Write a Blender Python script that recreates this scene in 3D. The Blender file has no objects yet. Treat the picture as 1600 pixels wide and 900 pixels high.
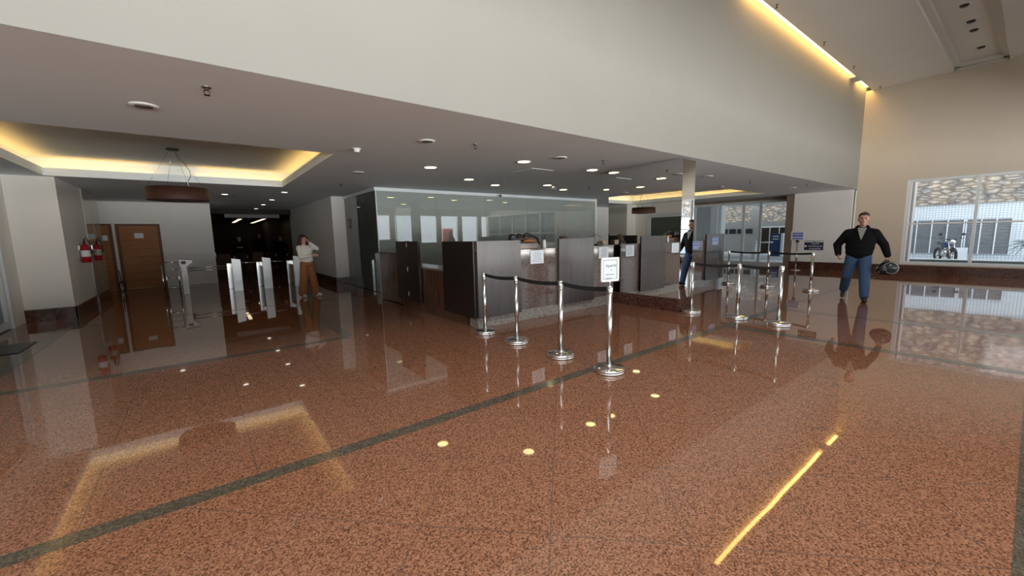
import bpy, bmesh, math, random
from mathutils import Vector, Matrix
random.seed(7)
PI = math.pi
S = bpy.context.scene
C = S.collection

# ------------------------------------------------------------------ camera
F_PX = 628.0
cam_d = bpy.data.cameras.new('camera'); cam = bpy.data.objects.new('camera', cam_d); C.objects.link(cam)
def _axes(v1, v2):
    a = Vector((v1[0]-800, -(v1[1]-450), -F_PX)).normalized()
    b = Vector((v2[0]-800, -(v2[1]-450), -F_PX)).normalized()
    m = (a+b).normalized(); d = (a-b).normalized()
    X = ((m+d)/math.sqrt(2)); Y = ((m-d)/math.sqrt(2)); Z = X.cross(Y)
    return Matrix((X, Y, Z))           # rows: world axes in camera coordinates
cam.matrix_world = Matrix.Translation((0, 0, 1.5)) @ _axes((1620, 350), (310, 377)).to_4x4()
cam_d.sensor_fit = 'HORIZONTAL'; cam_d.sensor_width = 36.0; cam_d.lens = 36.0*F_PX/1600.0
cam_d.clip_start = 0.05; cam_d.clip_end = 300
S.camera = cam

# ------------------------------------------------------------------ view, world, daylight
S.view_settings.view_transform = 'Standard'; S.view_settings.look = 'None'
S.view_settings.exposure = 0.0; S.view_settings.gamma = 1.0
S.view_settings.use_curve_mapping = False
try:
    S.cycles.max_bounces = 10; S.cycles.diffuse_bounces = 5; S.cycles.glossy_bounces = 6
    S.cycles.transparent_max_bounces = 12; S.cycles.transmission_bounces = 6
    S.cycles.sample_clamp_indirect = 6.0; S.cycles.caustics_reflective = False; S.cycles.caustics_refractive = False
    S.cycles.use_denoising = True
except Exception: pass
W = bpy.data.worlds.new('overcast_sky'); S.world = W; W.use_nodes = True
bg = W.node_tree.nodes['Background']; bg.inputs[0].default_value = (0.84, 0.92, 1.0, 1); bg.inputs[1].default_value = 2.7

def area(name, loc, rot, sx, sy, radiance, col):
    l = bpy.data.lights.new(name, 'AREA'); l.shape = 'RECTANGLE'; l.size = sx; l.size_y = sy
    l.energy = radiance*PI*sx*sy; l.color = col
    o = bpy.data.objects.new(name, l); C.objects.link(o); o.location = loc; o.rotation_euler = rot
    return o
# bright street daylight behind the glazed front, which lies behind the camera; two added fills follow
area('street_daylight', (7.5, -8.5, 3.2), (PI/2, 0, PI), 27, 6.2, 1.8, (1.0, 0.985, 0.95))
area('upward_fill', (7.5, -24.0, -0.10), (PI, 0, 0), 50, 24, 30.0, (1.0, 0.975, 0.93))  # added upward fill, stands in for bright pavement to lift the low ceiling
area('overhead_fill', (-0.5, 0.1, 6.6), (0, 0, 0), 10.6, 2.2, 5.0, (1.0, 0.985, 0.95))  # added overhead fill, shining through an invented, unseen ceiling opening
# the same daylight at the window wall on the right (the yard outside)
def portal(name, loc, rot, sx, sy):
    o = area(name, loc, rot, sx, sy, 1, (1, 1, 1)); o.data.cycles.is_portal = True; return o
portal('window_portal', (18.6, -1.1, 1.66), (0, PI/2, 0), 2.7, 7.4)
portal('entrance_portal', (19.4, 9.2, 1.4), (0, PI/2, 0), 2.7, 6.4)

# ------------------------------------------------------------------ materials
def mat(name, col, rough=0.5, metal=0.0, spec=0.5, coat=0.0, ior=1.5):
    m = bpy.data.materials.new(name); m.use_nodes = True
    b = m.node_tree.nodes['Principled BSDF']
    b.inputs['Base Color'].default_value = (*col, 1); b.inputs['Roughness'].default_value = rough
    b.inputs['Metallic'].default_value = metal; b.inputs['Specular IOR Level'].default_value = spec
    b.inputs['IOR'].default_value = ior; b.inputs['Coat Weight'].default_value = coat
    return m
def nt(m): return m.node_tree, m.node_tree.nodes, m.node_tree.links, m.node_tree.nodes['Principled BSDF']
def speckle(m, cols, scale, fine=None, fac=0.5, bump=0.0):
    """granite-like grain: voronoi cells and noise through a colour ramp, in object coordinates"""
    t, N, L, b = nt(m)
    tc = N.new('ShaderNodeTexCoord')
    v = N.new('ShaderNodeTexVoronoi'); v.inputs['Scale'].default_value = scale
    n = N.new('ShaderNodeTexNoise'); n.inputs['Scale'].default_value = fine or scale*1.7; n.inputs['Detail'].default_value = 3
    sep = N.new('ShaderNodeSeparateColor'); mix = N.new('ShaderNodeMix'); mix.data_type = 'FLOAT'; mix.inputs[0].default_value = fac
    r = N.new('ShaderNodeValToRGB'); e = r.color_ramp.elements
    while len(e) < len(cols): e.new(0.5)
    for i, (p, c) in enumerate(cols): e[i].position = p; e[i].color = (*c, 1)
    L.new(tc.outputs['Object'], v.inputs['Vector']); L.new(tc.outputs['Object'], n.inputs['Vector'])
    L.new(v.outputs['Color'], sep.inputs[0]); L.new(sep.outputs[0], mix.inputs[2]); L.new(n.outputs['Fac'], mix.inputs[3])
    L.new(mix.outputs[0], r.inputs[0]); L.new(r.outputs[0], b.inputs['Base Color'])
    return r
def woodgrain(m, c1, c2, stretch=(1, 1, 14), scale=3.0):
    t, N, L, b = nt(m)
    tc = N.new('ShaderNodeTexCoord'); mp = N.new('ShaderNodeMapping'); mp.inputs['Scale'].default_value = stretch
    n = N.new('ShaderNodeTexNoise'); n.inputs['Scale'].default_value = scale; n.inputs['Detail'].default_value = 5
    r = N.new('ShaderNodeValToRGB'); r.color_ramp.elements[0].color = (*c1, 1); r.color_ramp.elements[1].color = (*c2, 1)
    r.color_ramp.elements[0].position = 0.3; r.color_ramp.elements[1].position = 0.7
    L.new(tc.outputs['Object'], mp.inputs[0]); L.new(mp.outputs[0], n.inputs['Vector']); L.new(n.outputs['Fac'], r.inputs[0])
    L.new(r.outputs[0], b.inputs['Base Color'])
def plaster(name, col, rough=0.7, var=0.04):
    m = mat(name, col, rough); t, N, L, b = nt(m)
    tc = N.new('ShaderNodeTexCoord'); n = N.new('ShaderNodeTexNoise'); n.inputs['Scale'].default_value = 1.3; n.inputs['Detail'].default_value = 4
    r = N.new('ShaderNodeValToRGB')
    r.color_ramp.elements[0].color = (*[c*(1-var) for c in col], 1); r.color_ramp.elements[1].color = (*[min(1, c*(1+var)) for c in col], 1)
    L.new(tc.outputs['Object'], n.inputs['Vector']); L.new(n.outputs['Fac'], r.inputs[0]); L.new(r.outputs[0], b.inputs['Base Color'])
    n2 = N.new('ShaderNodeTexNoise'); n2.inputs['Scale'].default_value = 60; bp = N.new('ShaderNodeBump'); bp.inputs['Strength'].default_value = 0.03
    L.new(tc.outputs['Object'], n2.inputs['Vector']); L.new(n2.outputs['Fac'], bp.inputs['Height']); L.new(bp.outputs[0], b.inputs['Normal'])
    return m
def emit(name, col, strength):
    m = bpy.data.materials.new(name); m.use_nodes = True; N = m.node_tree.nodes; L = m.node_tree.links
    N.remove(N['Principled BSDF']); e = N.new('ShaderNodeEmission'); e.inputs[0].default_value = (*col, 1); e.inputs[1].default_value = strength
    L.new(e.outputs[0], N['Material Output'].inputs[0]); return m
def clear_glass(name, tint=(0.97, 0.985, 1.0)):
    m = bpy.data.materials.new(name); m.use_nodes = True; N = m.node_tree.nodes; L = m.node_tree.links
    N.remove(N['Principled BSDF']); tr = N.new('ShaderNodeBsdfTransparent'); tr.inputs[0].default_value = (*tint, 1)
    g = N.new('ShaderNodeBsdfGlossy'); g.inputs['Roughness'].default_value = 0.0; fr = N.new('ShaderNodeFresnel'); fr.inputs[0].default_value = 1.45
    mx = N.new('ShaderNodeMixShader'); L.new(fr.outputs[0], mx.inputs[0]); L.new(tr.outputs[0], mx.inputs[1]); L.new(g.outputs[0], mx.inputs[2])
    L.new(mx.outputs[0], N['Material Output'].inputs[0]); return m

M = {}
# floor: polished red-brown granite; 45 degree slabs in front, square slabs behind the long band
fm = mat('polished_red_granite', (0.3, 0.12, 0.07), 0.035, spec=0.5, ior=1.55)
ramp = speckle(fm, [(0.25, (0.06, 0.026, 0.015)), (0.40, (0.165, 0.066, 0.033)), (0.55, (0.26, 0.110, 0.058)), (0.75, (0.33, 0.165, 0.095))], 130, 95, 0.55)
t, N, L, b = nt(fm)
b.inputs['Roughness'].default_value = 0.03
tc = N.new('ShaderNodeTexCoord'); sx = N.new('ShaderNodeSeparateXYZ'); L.new(tc.outputs['Object'], sx.inputs[0])
def mth(op, a, bb=None, cc=None):
    n = N.new('ShaderNodeMath'); n.operation = op
    for i, v in enumerate((a, bb, cc)):
        if v is None: continue
        if isinstance(v, (int, float)): n.inputs[i].default_value = v
        else: L.new(v, n.inputs[i])
    return n.outputs[0]
def joint(coord, off, size, w):
    fr = mth('FRACT', mth('DIVIDE', mth('SUBTRACT', coord, off-50*size), size))
    return mth('LESS_THAN', mth('SUBTRACT', 0.5, mth('ABSOLUTE', mth('SUBTRACT', fr, 0.5))), w/size)
px_, py_ = sx.outputs[0], sx.outputs[1]
sum_, dif_ = mth('ADD', px_, py_), mth('SUBTRACT', px_, py_)
diag = mth('MAXIMUM', joint(sum_, 2.61, 0.925, 0.0045), joint(dif_, 1.80, 0.95, 0.0045))
sq = mth('MAXIMUM', joint(px_, 0.16, 0.81, 0.0035), joint(py_, 2.93, 0.82, 0.0035))
back = mth('GREATER_THAN', py_, 2.87)
jm = mth('ADD', mth('MULTIPLY', sq, back), mth('MULTIPLY', diag, mth('SUBTRACT', 1, back)))
mx = N.new('ShaderNodeMix'); mx.data_type = 'RGBA'; mx.inputs[7].default_value = (0.10, 0.06, 0.045, 1)
L.new(mth('MULTIPLY', jm, 0.75), mx.inputs[0]); L.new(ramp.outputs[0], mx.inputs[6]); L.new(mx.outputs[2], b.inputs['Base Color'])
wv = N.new('ShaderNodeTexNoise'); wv.inputs['Scale'].default_value = 1.6; wv.inputs['Detail'].default_value = 1
bp = N.new('ShaderNodeBump'); bp.inputs['Strength'].default_value = 0.012; bp.inputs['Distance'].default_value = 0.1
L.new(tc.outputs['Object'], wv.inputs['Vector']); L.new(wv.outputs['Fac'], bp.inputs['Height']); L.new(bp.outputs[0], b.inputs['Normal'])
M['floor'] = fm
M['band'] = mat('grey_granite_band', (0.1, 0.1, 0.09), 0.12); speckle(M['band'], [(0.3, (0.055, 0.044, 0.029)), (0.55, (0.085, 0.068, 0.047)), (0.8, (0.13, 0.107, 0.078))], 90, 70, 0.5)
M['groove'] = mat('dark_floor_groove', (0.01, 0.008, 0.006), 0.4)
M['plinth'] = mat('dark_red_granite', (0.1, 0.04, 0.03), 0.09); speckle(M['plinth'], [(0.25, (0.018, 0.008, 0.006)), (0.5, (0.085, 0.032, 0.022)), (0.8, (0.17, 0.07, 0.05))], 60, 45, 0.5)
M['granite'] = mat('brown_grey_granite', (0.2, 0.14, 0.12), 0.07); speckle(M['granite'], [(0.25, (0.06, 0.038, 0.03)), (0.5, (0.115, 0.08, 0.066)), (0.8, (0.19, 0.15, 0.13))], 90, 30, 0.5)
M['palegranite'] = mat('pale_granite', (0.3, 0.27, 0.24), 0.15); speckle(M['palegranite'], [(0.25, (0.14, 0.12, 0.10)), (0.5, (0.27, 0.24, 0.21)), (0.8, (0.40, 0.36, 0.32))], 70, 60, 0.5)
M['wall'] = plaster('warm_white_paint', (0.82, 0.81, 0.77))
M['ceil'] = plaster('ceiling_paint', (0.76, 0.84, 0.88), 0.8)
M['wall_warm'] = plaster('warm_beige_paint', (0.60, 0.55, 0.46))
M['wall_high'] = plaster('darkened_wall_paint', (0.245, 0.24, 0.217))  # white high wall, darkened in colour to offset the strong added light
M['ceil_high'] = plaster('high_ceiling_paint', (0.74, 0.73, 0.69), 0.8)
M['white'] = mat('white_lacquer', (0.8, 0.82, 0.82), 0.3)
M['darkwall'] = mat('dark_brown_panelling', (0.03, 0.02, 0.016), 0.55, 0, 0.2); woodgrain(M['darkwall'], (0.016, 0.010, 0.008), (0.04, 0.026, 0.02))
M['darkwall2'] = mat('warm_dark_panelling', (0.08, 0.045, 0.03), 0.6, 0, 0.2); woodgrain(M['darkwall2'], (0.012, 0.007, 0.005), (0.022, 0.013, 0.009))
M['taupe'] = mat('taupe_jamb', (0.22, 0.17, 0.13), 0.4)
M['wood'] = mat('honey_wood_door', (0.3, 0.14, 0.06), 0.5, 0, 0.3); woodgrain(M['wood'], (0.30, 0.115, 0.032), (0.38, 0.155, 0.048), (1, 1, 16), 3)
M['woodframe'] = mat('brown_wood_frame', (0.15, 0.055, 0.018), 0.5, 0, 0.3)
M['line'] = mat('dark_groove', (0.05, 0.025, 0.012), 0.5)
M['laminate'] = mat('dark_laminate', (0.055, 0.048, 0.045), 0.22); woodgrain(M['laminate'], (0.045, 0.038, 0.036), (0.068, 0.058, 0.055), (12, 12, 1), 2)
M['laminate_edge_and_shade'] = mat('black_brown_and_shade_laminate', (0.014, 0.009, 0.007), 0.3)  # brackets, shelf and cabinet top; also painted shade on the left-facing panels
M['browndesk'] = mat('brown_desk_wood', (0.10, 0.05, 0.03), 0.15); woodgrain(M['browndesk'], (0.06, 0.03, 0.018), (0.12, 0.062, 0.038), (1, 8, 1), 2)
M['mirror'] = mat('mirror', (0.86, 0.88, 0.87), 0.0, 1.0)
M['backglass'] = mat('grey_green_backed_glass', (0.33, 0.385, 0.365), 0.0, 0, 0.5, ior=2.2)
M['sideglass'] = mat('smoked_green_glass', (0.10, 0.12, 0.108), 0.0, 0, 0.5, ior=1.6)
M['glossypanel'] = mat('glossy_cream_panel', (0.45, 0.43, 0.37), 0.02, ior=1.6)
M['glass'] = clear_glass('clear_glass')
M['alu'] = mat('white_aluminium', (0.72, 0.77, 0.80), 0.3)
M['steel'] = mat('brushed_steel', (0.62, 0.62, 0.60), 0.2, 1.0)
M['chrome'] = mat('polished_steel', (0.78, 0.77, 0.75), 0.09, 1.0)
M['black'] = mat('black_plastic', (0.012, 0.012, 0.012), 0.35)
M['belt'] = mat('black_webbing', (0.008, 0.008, 0.008), 0.8)
M['rubber'] = mat('black_rubber', (0.02, 0.02, 0.02), 0.7)
M['red'] = mat('extinguisher_red', (0.35, 0.008, 0.015), 0.2)
M['paper'] = mat('white_paper', (0.75, 0.80, 0.85), 0.6)
M['ink'] = mat('grey_ink', (0.10, 0.12, 0.16), 0.7)
M['blue'] = mat('blue_print', (0.08, 0.12, 0.42), 0.4)
M['navy'] = mat('navy_print', (0.008, 0.006, 0.035), 0.4)
M['paleblue'] = mat('pale_blue_print', (0.42, 0.48, 0.68), 0.4)
M['shade'] = mat('brown_fabric_shade', (0.05, 0.016, 0.010), 0.6); woodgrain(M['shade'], (0.038, 0.013, 0.009), (0.06, 0.02, 0.013), (1, 1, 30), 4)
M['cove'] = emit('warm_cove_lamp', (1.0, 0.52, 0.14), 8.0)
M['slot'] = emit('warm_slot_lamp', (1.0, 0.56, 0.15), 18.0)
M['lens'] = emit('downlight_lens', (1.0, 0.82, 0.36), 10.0)
M['lensw'] = emit('white_downlight_lens', (1.0, 0.93, 0.80), 5.0)
M['troffer'] = emit('lit_troffer', (1.0, 0.80, 0.48), 2.2)
M['greyplastic'] = mat('grey_speaker_grille', (0.35, 0.34, 0.33), 0.5)
M['brass'] = mat('dark_brass', (0.10, 0.08, 0.07), 0.35, 1.0)
M['skin'] = mat('skin', (0.42, 0.23, 0.16), 0.5)
M['skin2'] = mat('pale_skin', (0.55, 0.33, 0.25), 0.5)
M['skin3'] = mat('brown_skin', (0.20, 0.10, 0.065), 0.5)
M['hair'] = mat('dark_hair', (0.018, 0.011, 0.008), 0.5)
M['hair2'] = mat('dark_red_brown_hair', (0.045, 0.012, 0.010), 0.5)
M['hair3'] = mat('light_brown_hair', (0.11, 0.07, 0.045), 0.55)
M['jacket'] = mat('black_fleece', (0.004, 0.004, 0.005), 0.9, 0, 0.15)
M['greyshirt'] = mat('grey_shirt', (0.20, 0.20, 0.19), 0.8)
M['jeans'] = mat('blue_denim', (0.028, 0.062, 0.13), 0.85)
M['cream'] = mat('cream_knit', (0.78, 0.76, 0.72), 0.85)
M['tan'] = mat('tan_trousers', (0.30, 0.125, 0.045), 0.8)
M['shoe'] = mat('white_shoe', (0.6, 0.58, 0.55), 0.5)
M['darkshoe'] = mat('black_shoe', (0.015, 0.015, 0.018), 0.5)
M['sole'] = mat('pale_sole', (0.5, 0.48, 0.45), 0.6)
M['olive'] = mat('olive_shirt', (0.07, 0.05, 0.025), 0.85)
M['eye'] = mat('dark_eye', (0.02, 0.015, 0.012), 0.2)
M['lip'] = mat('lip', (0.32, 0.12, 0.10), 0.5)
M['grey_trousers'] = mat('dark_grey_trousers', (0.035, 0.035, 0.045), 0.85)
M['helmet'] = mat('gloss_black_helmet', (0.010, 0.010, 0.012), 0.12)
M['helmetrim'] = mat('grey_helmet_lining', (0.16, 0.15, 0.15), 0.6)
# outside
M['stone'] = mat('rough_stone', (0.4, 0.36, 0.3), 0.9)
t, N, L, b = nt(M['stone'])
tc = N.new('ShaderNodeTexCoord'); mp = N.new('ShaderNodeMapping'); mp.inputs['Scale'].default_value = (1, 1.5, 4.2)
v = N.new('ShaderNodeTexVoronoi'); v.feature = 'DISTANCE_TO_EDGE'; v.inputs['Scale'].default_value = 2.6
v2 = N.new('ShaderNodeTexVoronoi'); v2.inputs['Scale'].default_value = 1.7; nn = N.new('ShaderNodeTexNoise'); nn.inputs['Scale'].default_value = 1.6; nn.inputs['Detail'].default_value = 9; nn.inputs['Roughness'].default_value = 0.75
r = N.new('ShaderNodeValToRGB'); r.color_ramp.elements[0].position = 0.0; r.color_ramp.elements[0].color = (0.30, 0.29, 0.28, 1)
r.color_ramp.elements[1].position = 0.30; r.color_ramp.elements[1].color = (1, 1, 1, 1)
r2 = N.new('ShaderNodeValToRGB'); r2.color_ramp.elements[0].color = (0.27, 0.27, 0.27, 1); r2.color_ramp.elements[1].color = (0.66, 0.52, 0.38, 1)
r2.color_ramp.elements[0].position = 0.40; r2.color_ramp.elements[1].position = 0.62
mul = N.new('ShaderNodeMix'); mul.data_type = 'RGBA'; mul.blend_type = 'MULTIPLY'; mul.inputs[0].default_value = 1
dist = N.new('ShaderNodeMix'); dist.data_type = 'VECTOR'; dist.inputs[0].default_value = 0.40
L.new(tc.outputs['Object'], nn.inputs['Vector']); L.new(tc.outputs['Object'], mp.inputs[0]); L.new(mp.outputs[0], dist.inputs[4]); L.new(nn.outputs['Color'], dist.inputs[5])
L.new(dist.outputs[1], v.inputs['Vector']); L.new(dist.outputs[1], v2.inputs['Vector']); L.new(v.outputs['Distance'], r.inputs[0]); L.new(nn.outputs['Fac'], r2.inputs[0])
L.new(r.outputs[0], mul.inputs[6]); L.new(r2.outputs[0], mul.inputs[7]); L.new(mul.outputs[2], b.inputs['Base Color'])
def tiled(name, c, grout, size):
    m = mat(name, c, 0.3); t, N, L, b = nt(m)
    tc = N.new('ShaderNodeTexCoord'); s = N.new('ShaderNodeSeparateXYZ'); cb = N.new('ShaderNodeCombineXYZ')
    ad = N.new('ShaderNodeMath'); ad.operation = 'ADD'
    L.new(tc.outputs['Object'], s.inputs[0]); L.new(s.outputs[0], ad.inputs[0]); L.new(s.outputs[1], ad.inputs[1]); L.new(ad.outputs[0], cb.inputs[0]); L.new(s.outputs[2], cb.inputs[1])
    br = N.new('ShaderNodeTexBrick'); br.offset = 0; br.inputs['Scale'].default_value = 1; br.inputs['Brick Width'].default_value = size; br.inputs['Row Height'].default_value = size
    br.inputs['Mortar Size'].default_value = size*0.09; br.inputs['Color1'].default_value = (*c, 1); br.inputs['Color2'].default_value = (*[x*0.93 for x in c], 1); br.inputs['Mortar'].default_value = (*grout, 1)
    L.new(cb.outputs[0], br.inputs['Vector']); L.new(br.outputs[0], b.inputs['Base Color']); return m
M['tile'] = tiled('white_mosaic_tile', (0.74, 0.79, 0.83), (0.34, 0.42, 0.48), 0.10)
M['concrete'] = plaster('grey_render', (0.24, 0.235, 0.215), 0.9, 0.1)
M['paving'] = plaster('pale_paving', (0.40, 0.42, 0.42), 0.8, 0.08)
M['louvre'] = mat('grey_louvre', (0.42, 0.44, 0.47), 0.5)
M['louvre_back'] = mat('dark_gate_back', (0.08, 0.085, 0.095), 0.6)
M['porchwhite'] = mat('porch_white', (0.62, 0.66, 0.66), 0.5)
M['leaf'] = mat('dark_leaf', (0.03, 0.055, 0.028), 0.5)
M['stem'] = mat('plant_stem', (0.07, 0.06, 0.03), 0.7)
M['redpaint'] = mat('red_banner', (0.6, 0.08, 0.07), 0.5)
M['curbgrass'] = mat('curb_green', (0.07, 0.09, 0.085), 0.8)
M['darkglass'] = mat('dark_window_glass', (0.02, 0.025, 0.028), 0.03)
M['totemblue'] = mat('totem_blue', (0.012, 0.035, 0.12), 0.3)

# ------------------------------------------------------------------ mesh helpers
class MB:
    def __init__(s): s.bm = bmesh.new()
    def box(s, x0, x1, y0, y1, z0, z1, bev=0, mi=0):
        r = bmesh.ops.create_cube(s.bm, size=1); vs = r['verts']
        for v in vs: v.co = Vector(((x0+x1)/2+v.co.x*(x1-x0), (y0+y1)/2+v.co.y*(y1-y0), (z0+z1)/2+v.co.z*(z1-z0)))
        fs = {f for v in vs for f in v.link_faces}
        for f in fs: f.material_index = mi
        if bev:
            es = {e for v in vs for e in v.link_edges}
            bmesh.ops.bevel(s.bm, geom=list(es), offset=bev, segments=2, affect='EDGES', profile=0.5)
        return s
    def obox(s, c, ax, hx, hy, hz, bev=0):
        """box with centre c and axis matrix ax (3x3, columns are axes)"""
        r = bmesh.ops.create_cube(s.bm, size=2); vs = r['verts']
        for v in vs: v.co = Vector(c)+ax@Vector((v.co.x*hx, v.co.y*hy, v.co.z*hz))
        if bev: bmesh.ops.bevel(s.bm, geom=list({e for v in vs for e in v.link_edges}), offset=bev, segments=2, affect='EDGES', profile=0.5)
        return s
    def lathe(s, prof, c=(0, 0, 0), n=32, ax=None, smooth=True, cap=True):
        """prof: list of (r, z)"""
        ax = ax or Matrix.Identity(3); rings = []
        for r, z in prof:
            if r < 1e-6: rings.append([s.bm.verts.new(Vector(c)+ax@Vector((0, 0, z)))])
            else: rings.append([s.bm.verts.new(Vector(c)+ax@Vector((r*math.cos(2*PI*i/n), r*math.sin(2*PI*i/n), z))) for i in range(n)])
        for a, b_ in zip(rings, rings[1:]):
            for i in range(n):
                j = (i+1) % n
                va = [a[0]] if len(a) == 1 else [a[i], a[j]]; vb = [b_[0]] if len(b_) == 1 else [b_[j], b_[i]]
                if len(va)+len(vb) < 3: continue
                f = s.bm.faces.new(va+vb); f.smooth = smooth
        if cap:
            for rg, rev in ((rings[0], True), (rings[-1], False)):
                if len(rg) > 1:
                    try: s.bm.faces.new(rg[::-1] if rev else rg)
                    except ValueError: pass
        return s
    def tube(s, pts, r, n=10, closed=False):
        pts = [Vector(p) for p in pts]; rings = []; prev = None
        m = len(pts)
        for k, p in enumerate(pts):
            if closed: d = pts[(k+1) % m]-pts[k-1]
            else: d = pts[min(k+1, m-1)]-pts[max(k-1, 0)]
            d.normalize()
            if prev is None: u = d.orthogonal().normalized()
            else: u = (prev-d*prev.dot(d)).normalized()
            prev = u; w = d.cross(u); rr = r[k] if isinstance(r, (list, tuple)) else r
            rings.append([s.bm.verts.new(p+rr*(u*math.cos(2*PI*i/n)+w*math.sin(2*PI*i/n))) for i in range(n)])
        prs = list(zip(rings, rings[1:])) + ([(rings[-1], rings[0])] if closed else [])
        for a, b_ in prs:
            for i in range(n):
                f = s.bm.faces.new([a[i], a[(i+1) % n], b_[(i+1) % n], b_[i]]); f.smooth = True
        if not closed: s.bm.faces.new(rings[0][::-1]); s.bm.faces.new(rings[-1])
        return s
    def prism(s, poly, d):
        """poly: list of 3D points, extruded by vector d"""
        a = [s.bm.verts.new(Vector(p)) for p in poly]; b_ = [s.bm.verts.new(Vector(p)+Vector(d)) for p in poly]
        s.bm.faces.new(a[::-1]); s.bm.faces.new(b_)
        for i in range(len(poly)): j = (i+1) % len(poly); s.bm.faces.new([a[i], a[j], b_[j], b_[i]])
        return s
    def ell(s, c, r, ax=None, u=16, v=12):
        ax = ax or Matrix.Identity(3); q = bmesh.ops.create_uvsphere(s.bm, u_segments=u, v_segments=v, radius=1)
        for w in q['verts']: w.co = Vector(c)+ax@Vector((w.co.x*r[0], w.co.y*r[1], w.co.z*r[2]))
        for f in {f for w in q['verts'] for f in w.link_faces}: f.smooth = True
        return s
    def cap(s, p, q, r1, r2, n=14):
        p, q = Vector(p), Vector(q); d = q-p; ln = d.length or 1e-4
        ax = d.to_track_quat('Z', 'Y').to_matrix() if d.length > 1e-5 else Matrix.Identity(3)
        prof = [(r1*math.sin(a), -r1*math.cos(a)) for a in [PI/2*i/4 for i in range(5)]]+[(r2*math.cos(a), ln+r2*math.sin(a)) for a in [PI/2*i/4 for i in range(5)]]
        prof[0] = (0, -r1); prof[-1] = (0, ln+r2)
        return s.lathe(prof, p, n, ax, cap=False)
    def obj(s, name, m, parent=None, loc=None, smooth_angle=None, recalc=True):
        if recalc: bmesh.ops.recalc_face_normals(s.bm, faces=s.bm.faces[:])
        me = bpy.data.meshes.new(name); s.bm.to_mesh(me); s.bm.free()
        for q in (m if isinstance(m, (list, tuple)) else [m]): me.materials.append(M[q] if isinstance(q, str) else q)
        o = bpy.data.objects.new(name, me); C.objects.link(o)
        if parent: o.parent = parent
        if loc: o.location = loc
        return o
def remeshed(mb, name, m, parent, voxel=0.01, smooth=4, loc=None):
    o = mb.obj(name+'_raw', m)
    md = o.modifiers.new('r', 'REMESH'); md.mode = 'VOXEL'; md.voxel_size = voxel; md.use_smooth_shade = True
    sm = o.modifiers.new('s', 'SMOOTH'); sm.factor = 0.5; sm.iterations = smooth
    dg = bpy.context.evaluated_depsgraph_get(); dg.update()
    me = bpy.data.meshes.new_from_object(o.evaluated_get(dg)); me.name = name
    for p in me.polygons: p.use_smooth = True
    old = o.data; bpy.data.objects.remove(o); bpy.data.meshes.remove(old)
    me.materials.clear(); me.materials.append(M[m])
    o = bpy.data.objects.new(name, me); C.objects.link(o); o.parent = parent
    if loc: o.location = loc
    return o
def tag(o, label, cat, group=None, kind=None):
    o['label'] = label; o['category'] = cat
    if group: o['group'] = group
    if kind: o['kind'] = kind
    return o
def thing(name, label, cat, loc=(0, 0, 0), rz=0, group=None):
    o = bpy.data.objects.new(name, None); C.objects.link(o); o.location = loc; o.rotation_euler = (0, 0, rz)
    o.empty_display_size = 0.1
    return tag(o, label, cat, group)
def struct(o): o['kind'] = 'structure'; return o
def dup(root, loc, rz=0, label=None, group=None):
    r = root.copy(); C.objects.link(r); r.location = loc; r.rotation_euler = (0, 0, rz)
    if label: r['label'] = label
    if group: r['group'] = group
    for ch in list(root.children):
        c = ch.copy(); C.objects.link(c); c.parent = r
        for g in list(ch.children):
            d = g.copy(); C.objects.link(d); d.parent = c
    return r
def text(name, body, size, m, parent, loc, rot, extrude=0.001, align='CENTER', width=None):
    cu = bpy.data.curves.new(name, 'FONT'); cu.body = body; cu.size = size; cu.extrude = extrude; cu.align_x = align; cu.align_y = 'CENTER'
    o = bpy.data.objects.new(name+'_t', cu); C.objects.link(o)
    dg = bpy.context.evaluated_depsgraph_get(); dg.update()
    me = bpy.data.meshes.new_from_object(o.evaluated_get(dg)); bpy.data.objects.remove(o); bpy.data.curves.remove(cu)
    if width:
        w = max(v.co.x for v in me.vertices)-min(v.co.x for v in me.vertices)
        for v in me.vertices: v.co.x *= width/w
    me.materials.clear(); me.materials.append(M[m]); me.name = name
    o = bpy.data.objects.new(name, me); C.objects.link(o); o.parent = parent; o.location = loc; o.rotation_euler = rot
    return o
ROT_S = (PI/2, 0, 0)            # text read from -Y
ROT_W = (PI/2, 0, -PI/2)        # text read from -X

# ------------------------------------------------------------------ the shell
ZC, ZH = 2.81, 6.0              # low and high ceiling
FY = 3.9                        # the high wall over the low zone
XR = 18.1                       # window wall
struct(MB().box(-9, 19.3, -5.2, 34, -0.12, 0).obj('floor', 'floor'))
bands = [(-9, 18.0, 2.82, 2.94), (-2.03, 1.68, 6.22, 6.36), (6.42, 6.58, -5, 2.82), (8.55, 8.72, -5, 2.82), (-9, 18.0, -0.30, -0.07)]
for i, (a, b_, c, d) in enumerate(bands): struct(MB().box(a, b_, c, d, -0.001-.0001*i, 0.0010+.0002*i).obj('trim_%d' % (i+1), 'band'))
struct(MB().box(1.60, 1.76, 6.3605, 10.5, -0.0011, 0.0011).obj('trim_6', 'band'))
struct(MB().box(-2.12, -1.94, 3.0, 11.86, -0.0012, 0.0024).obj('trim_7', 'band'))
struct(MB().box(-2.0, 3.6, 10.5, 10.53, -0.001, 0.0014).obj('trim_8', 'groove'))
struct(MB().box(-2.0, 0.4, 16.6, 16.64, -0.001, 0.0014).obj('trim_9', 'groove'))
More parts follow.
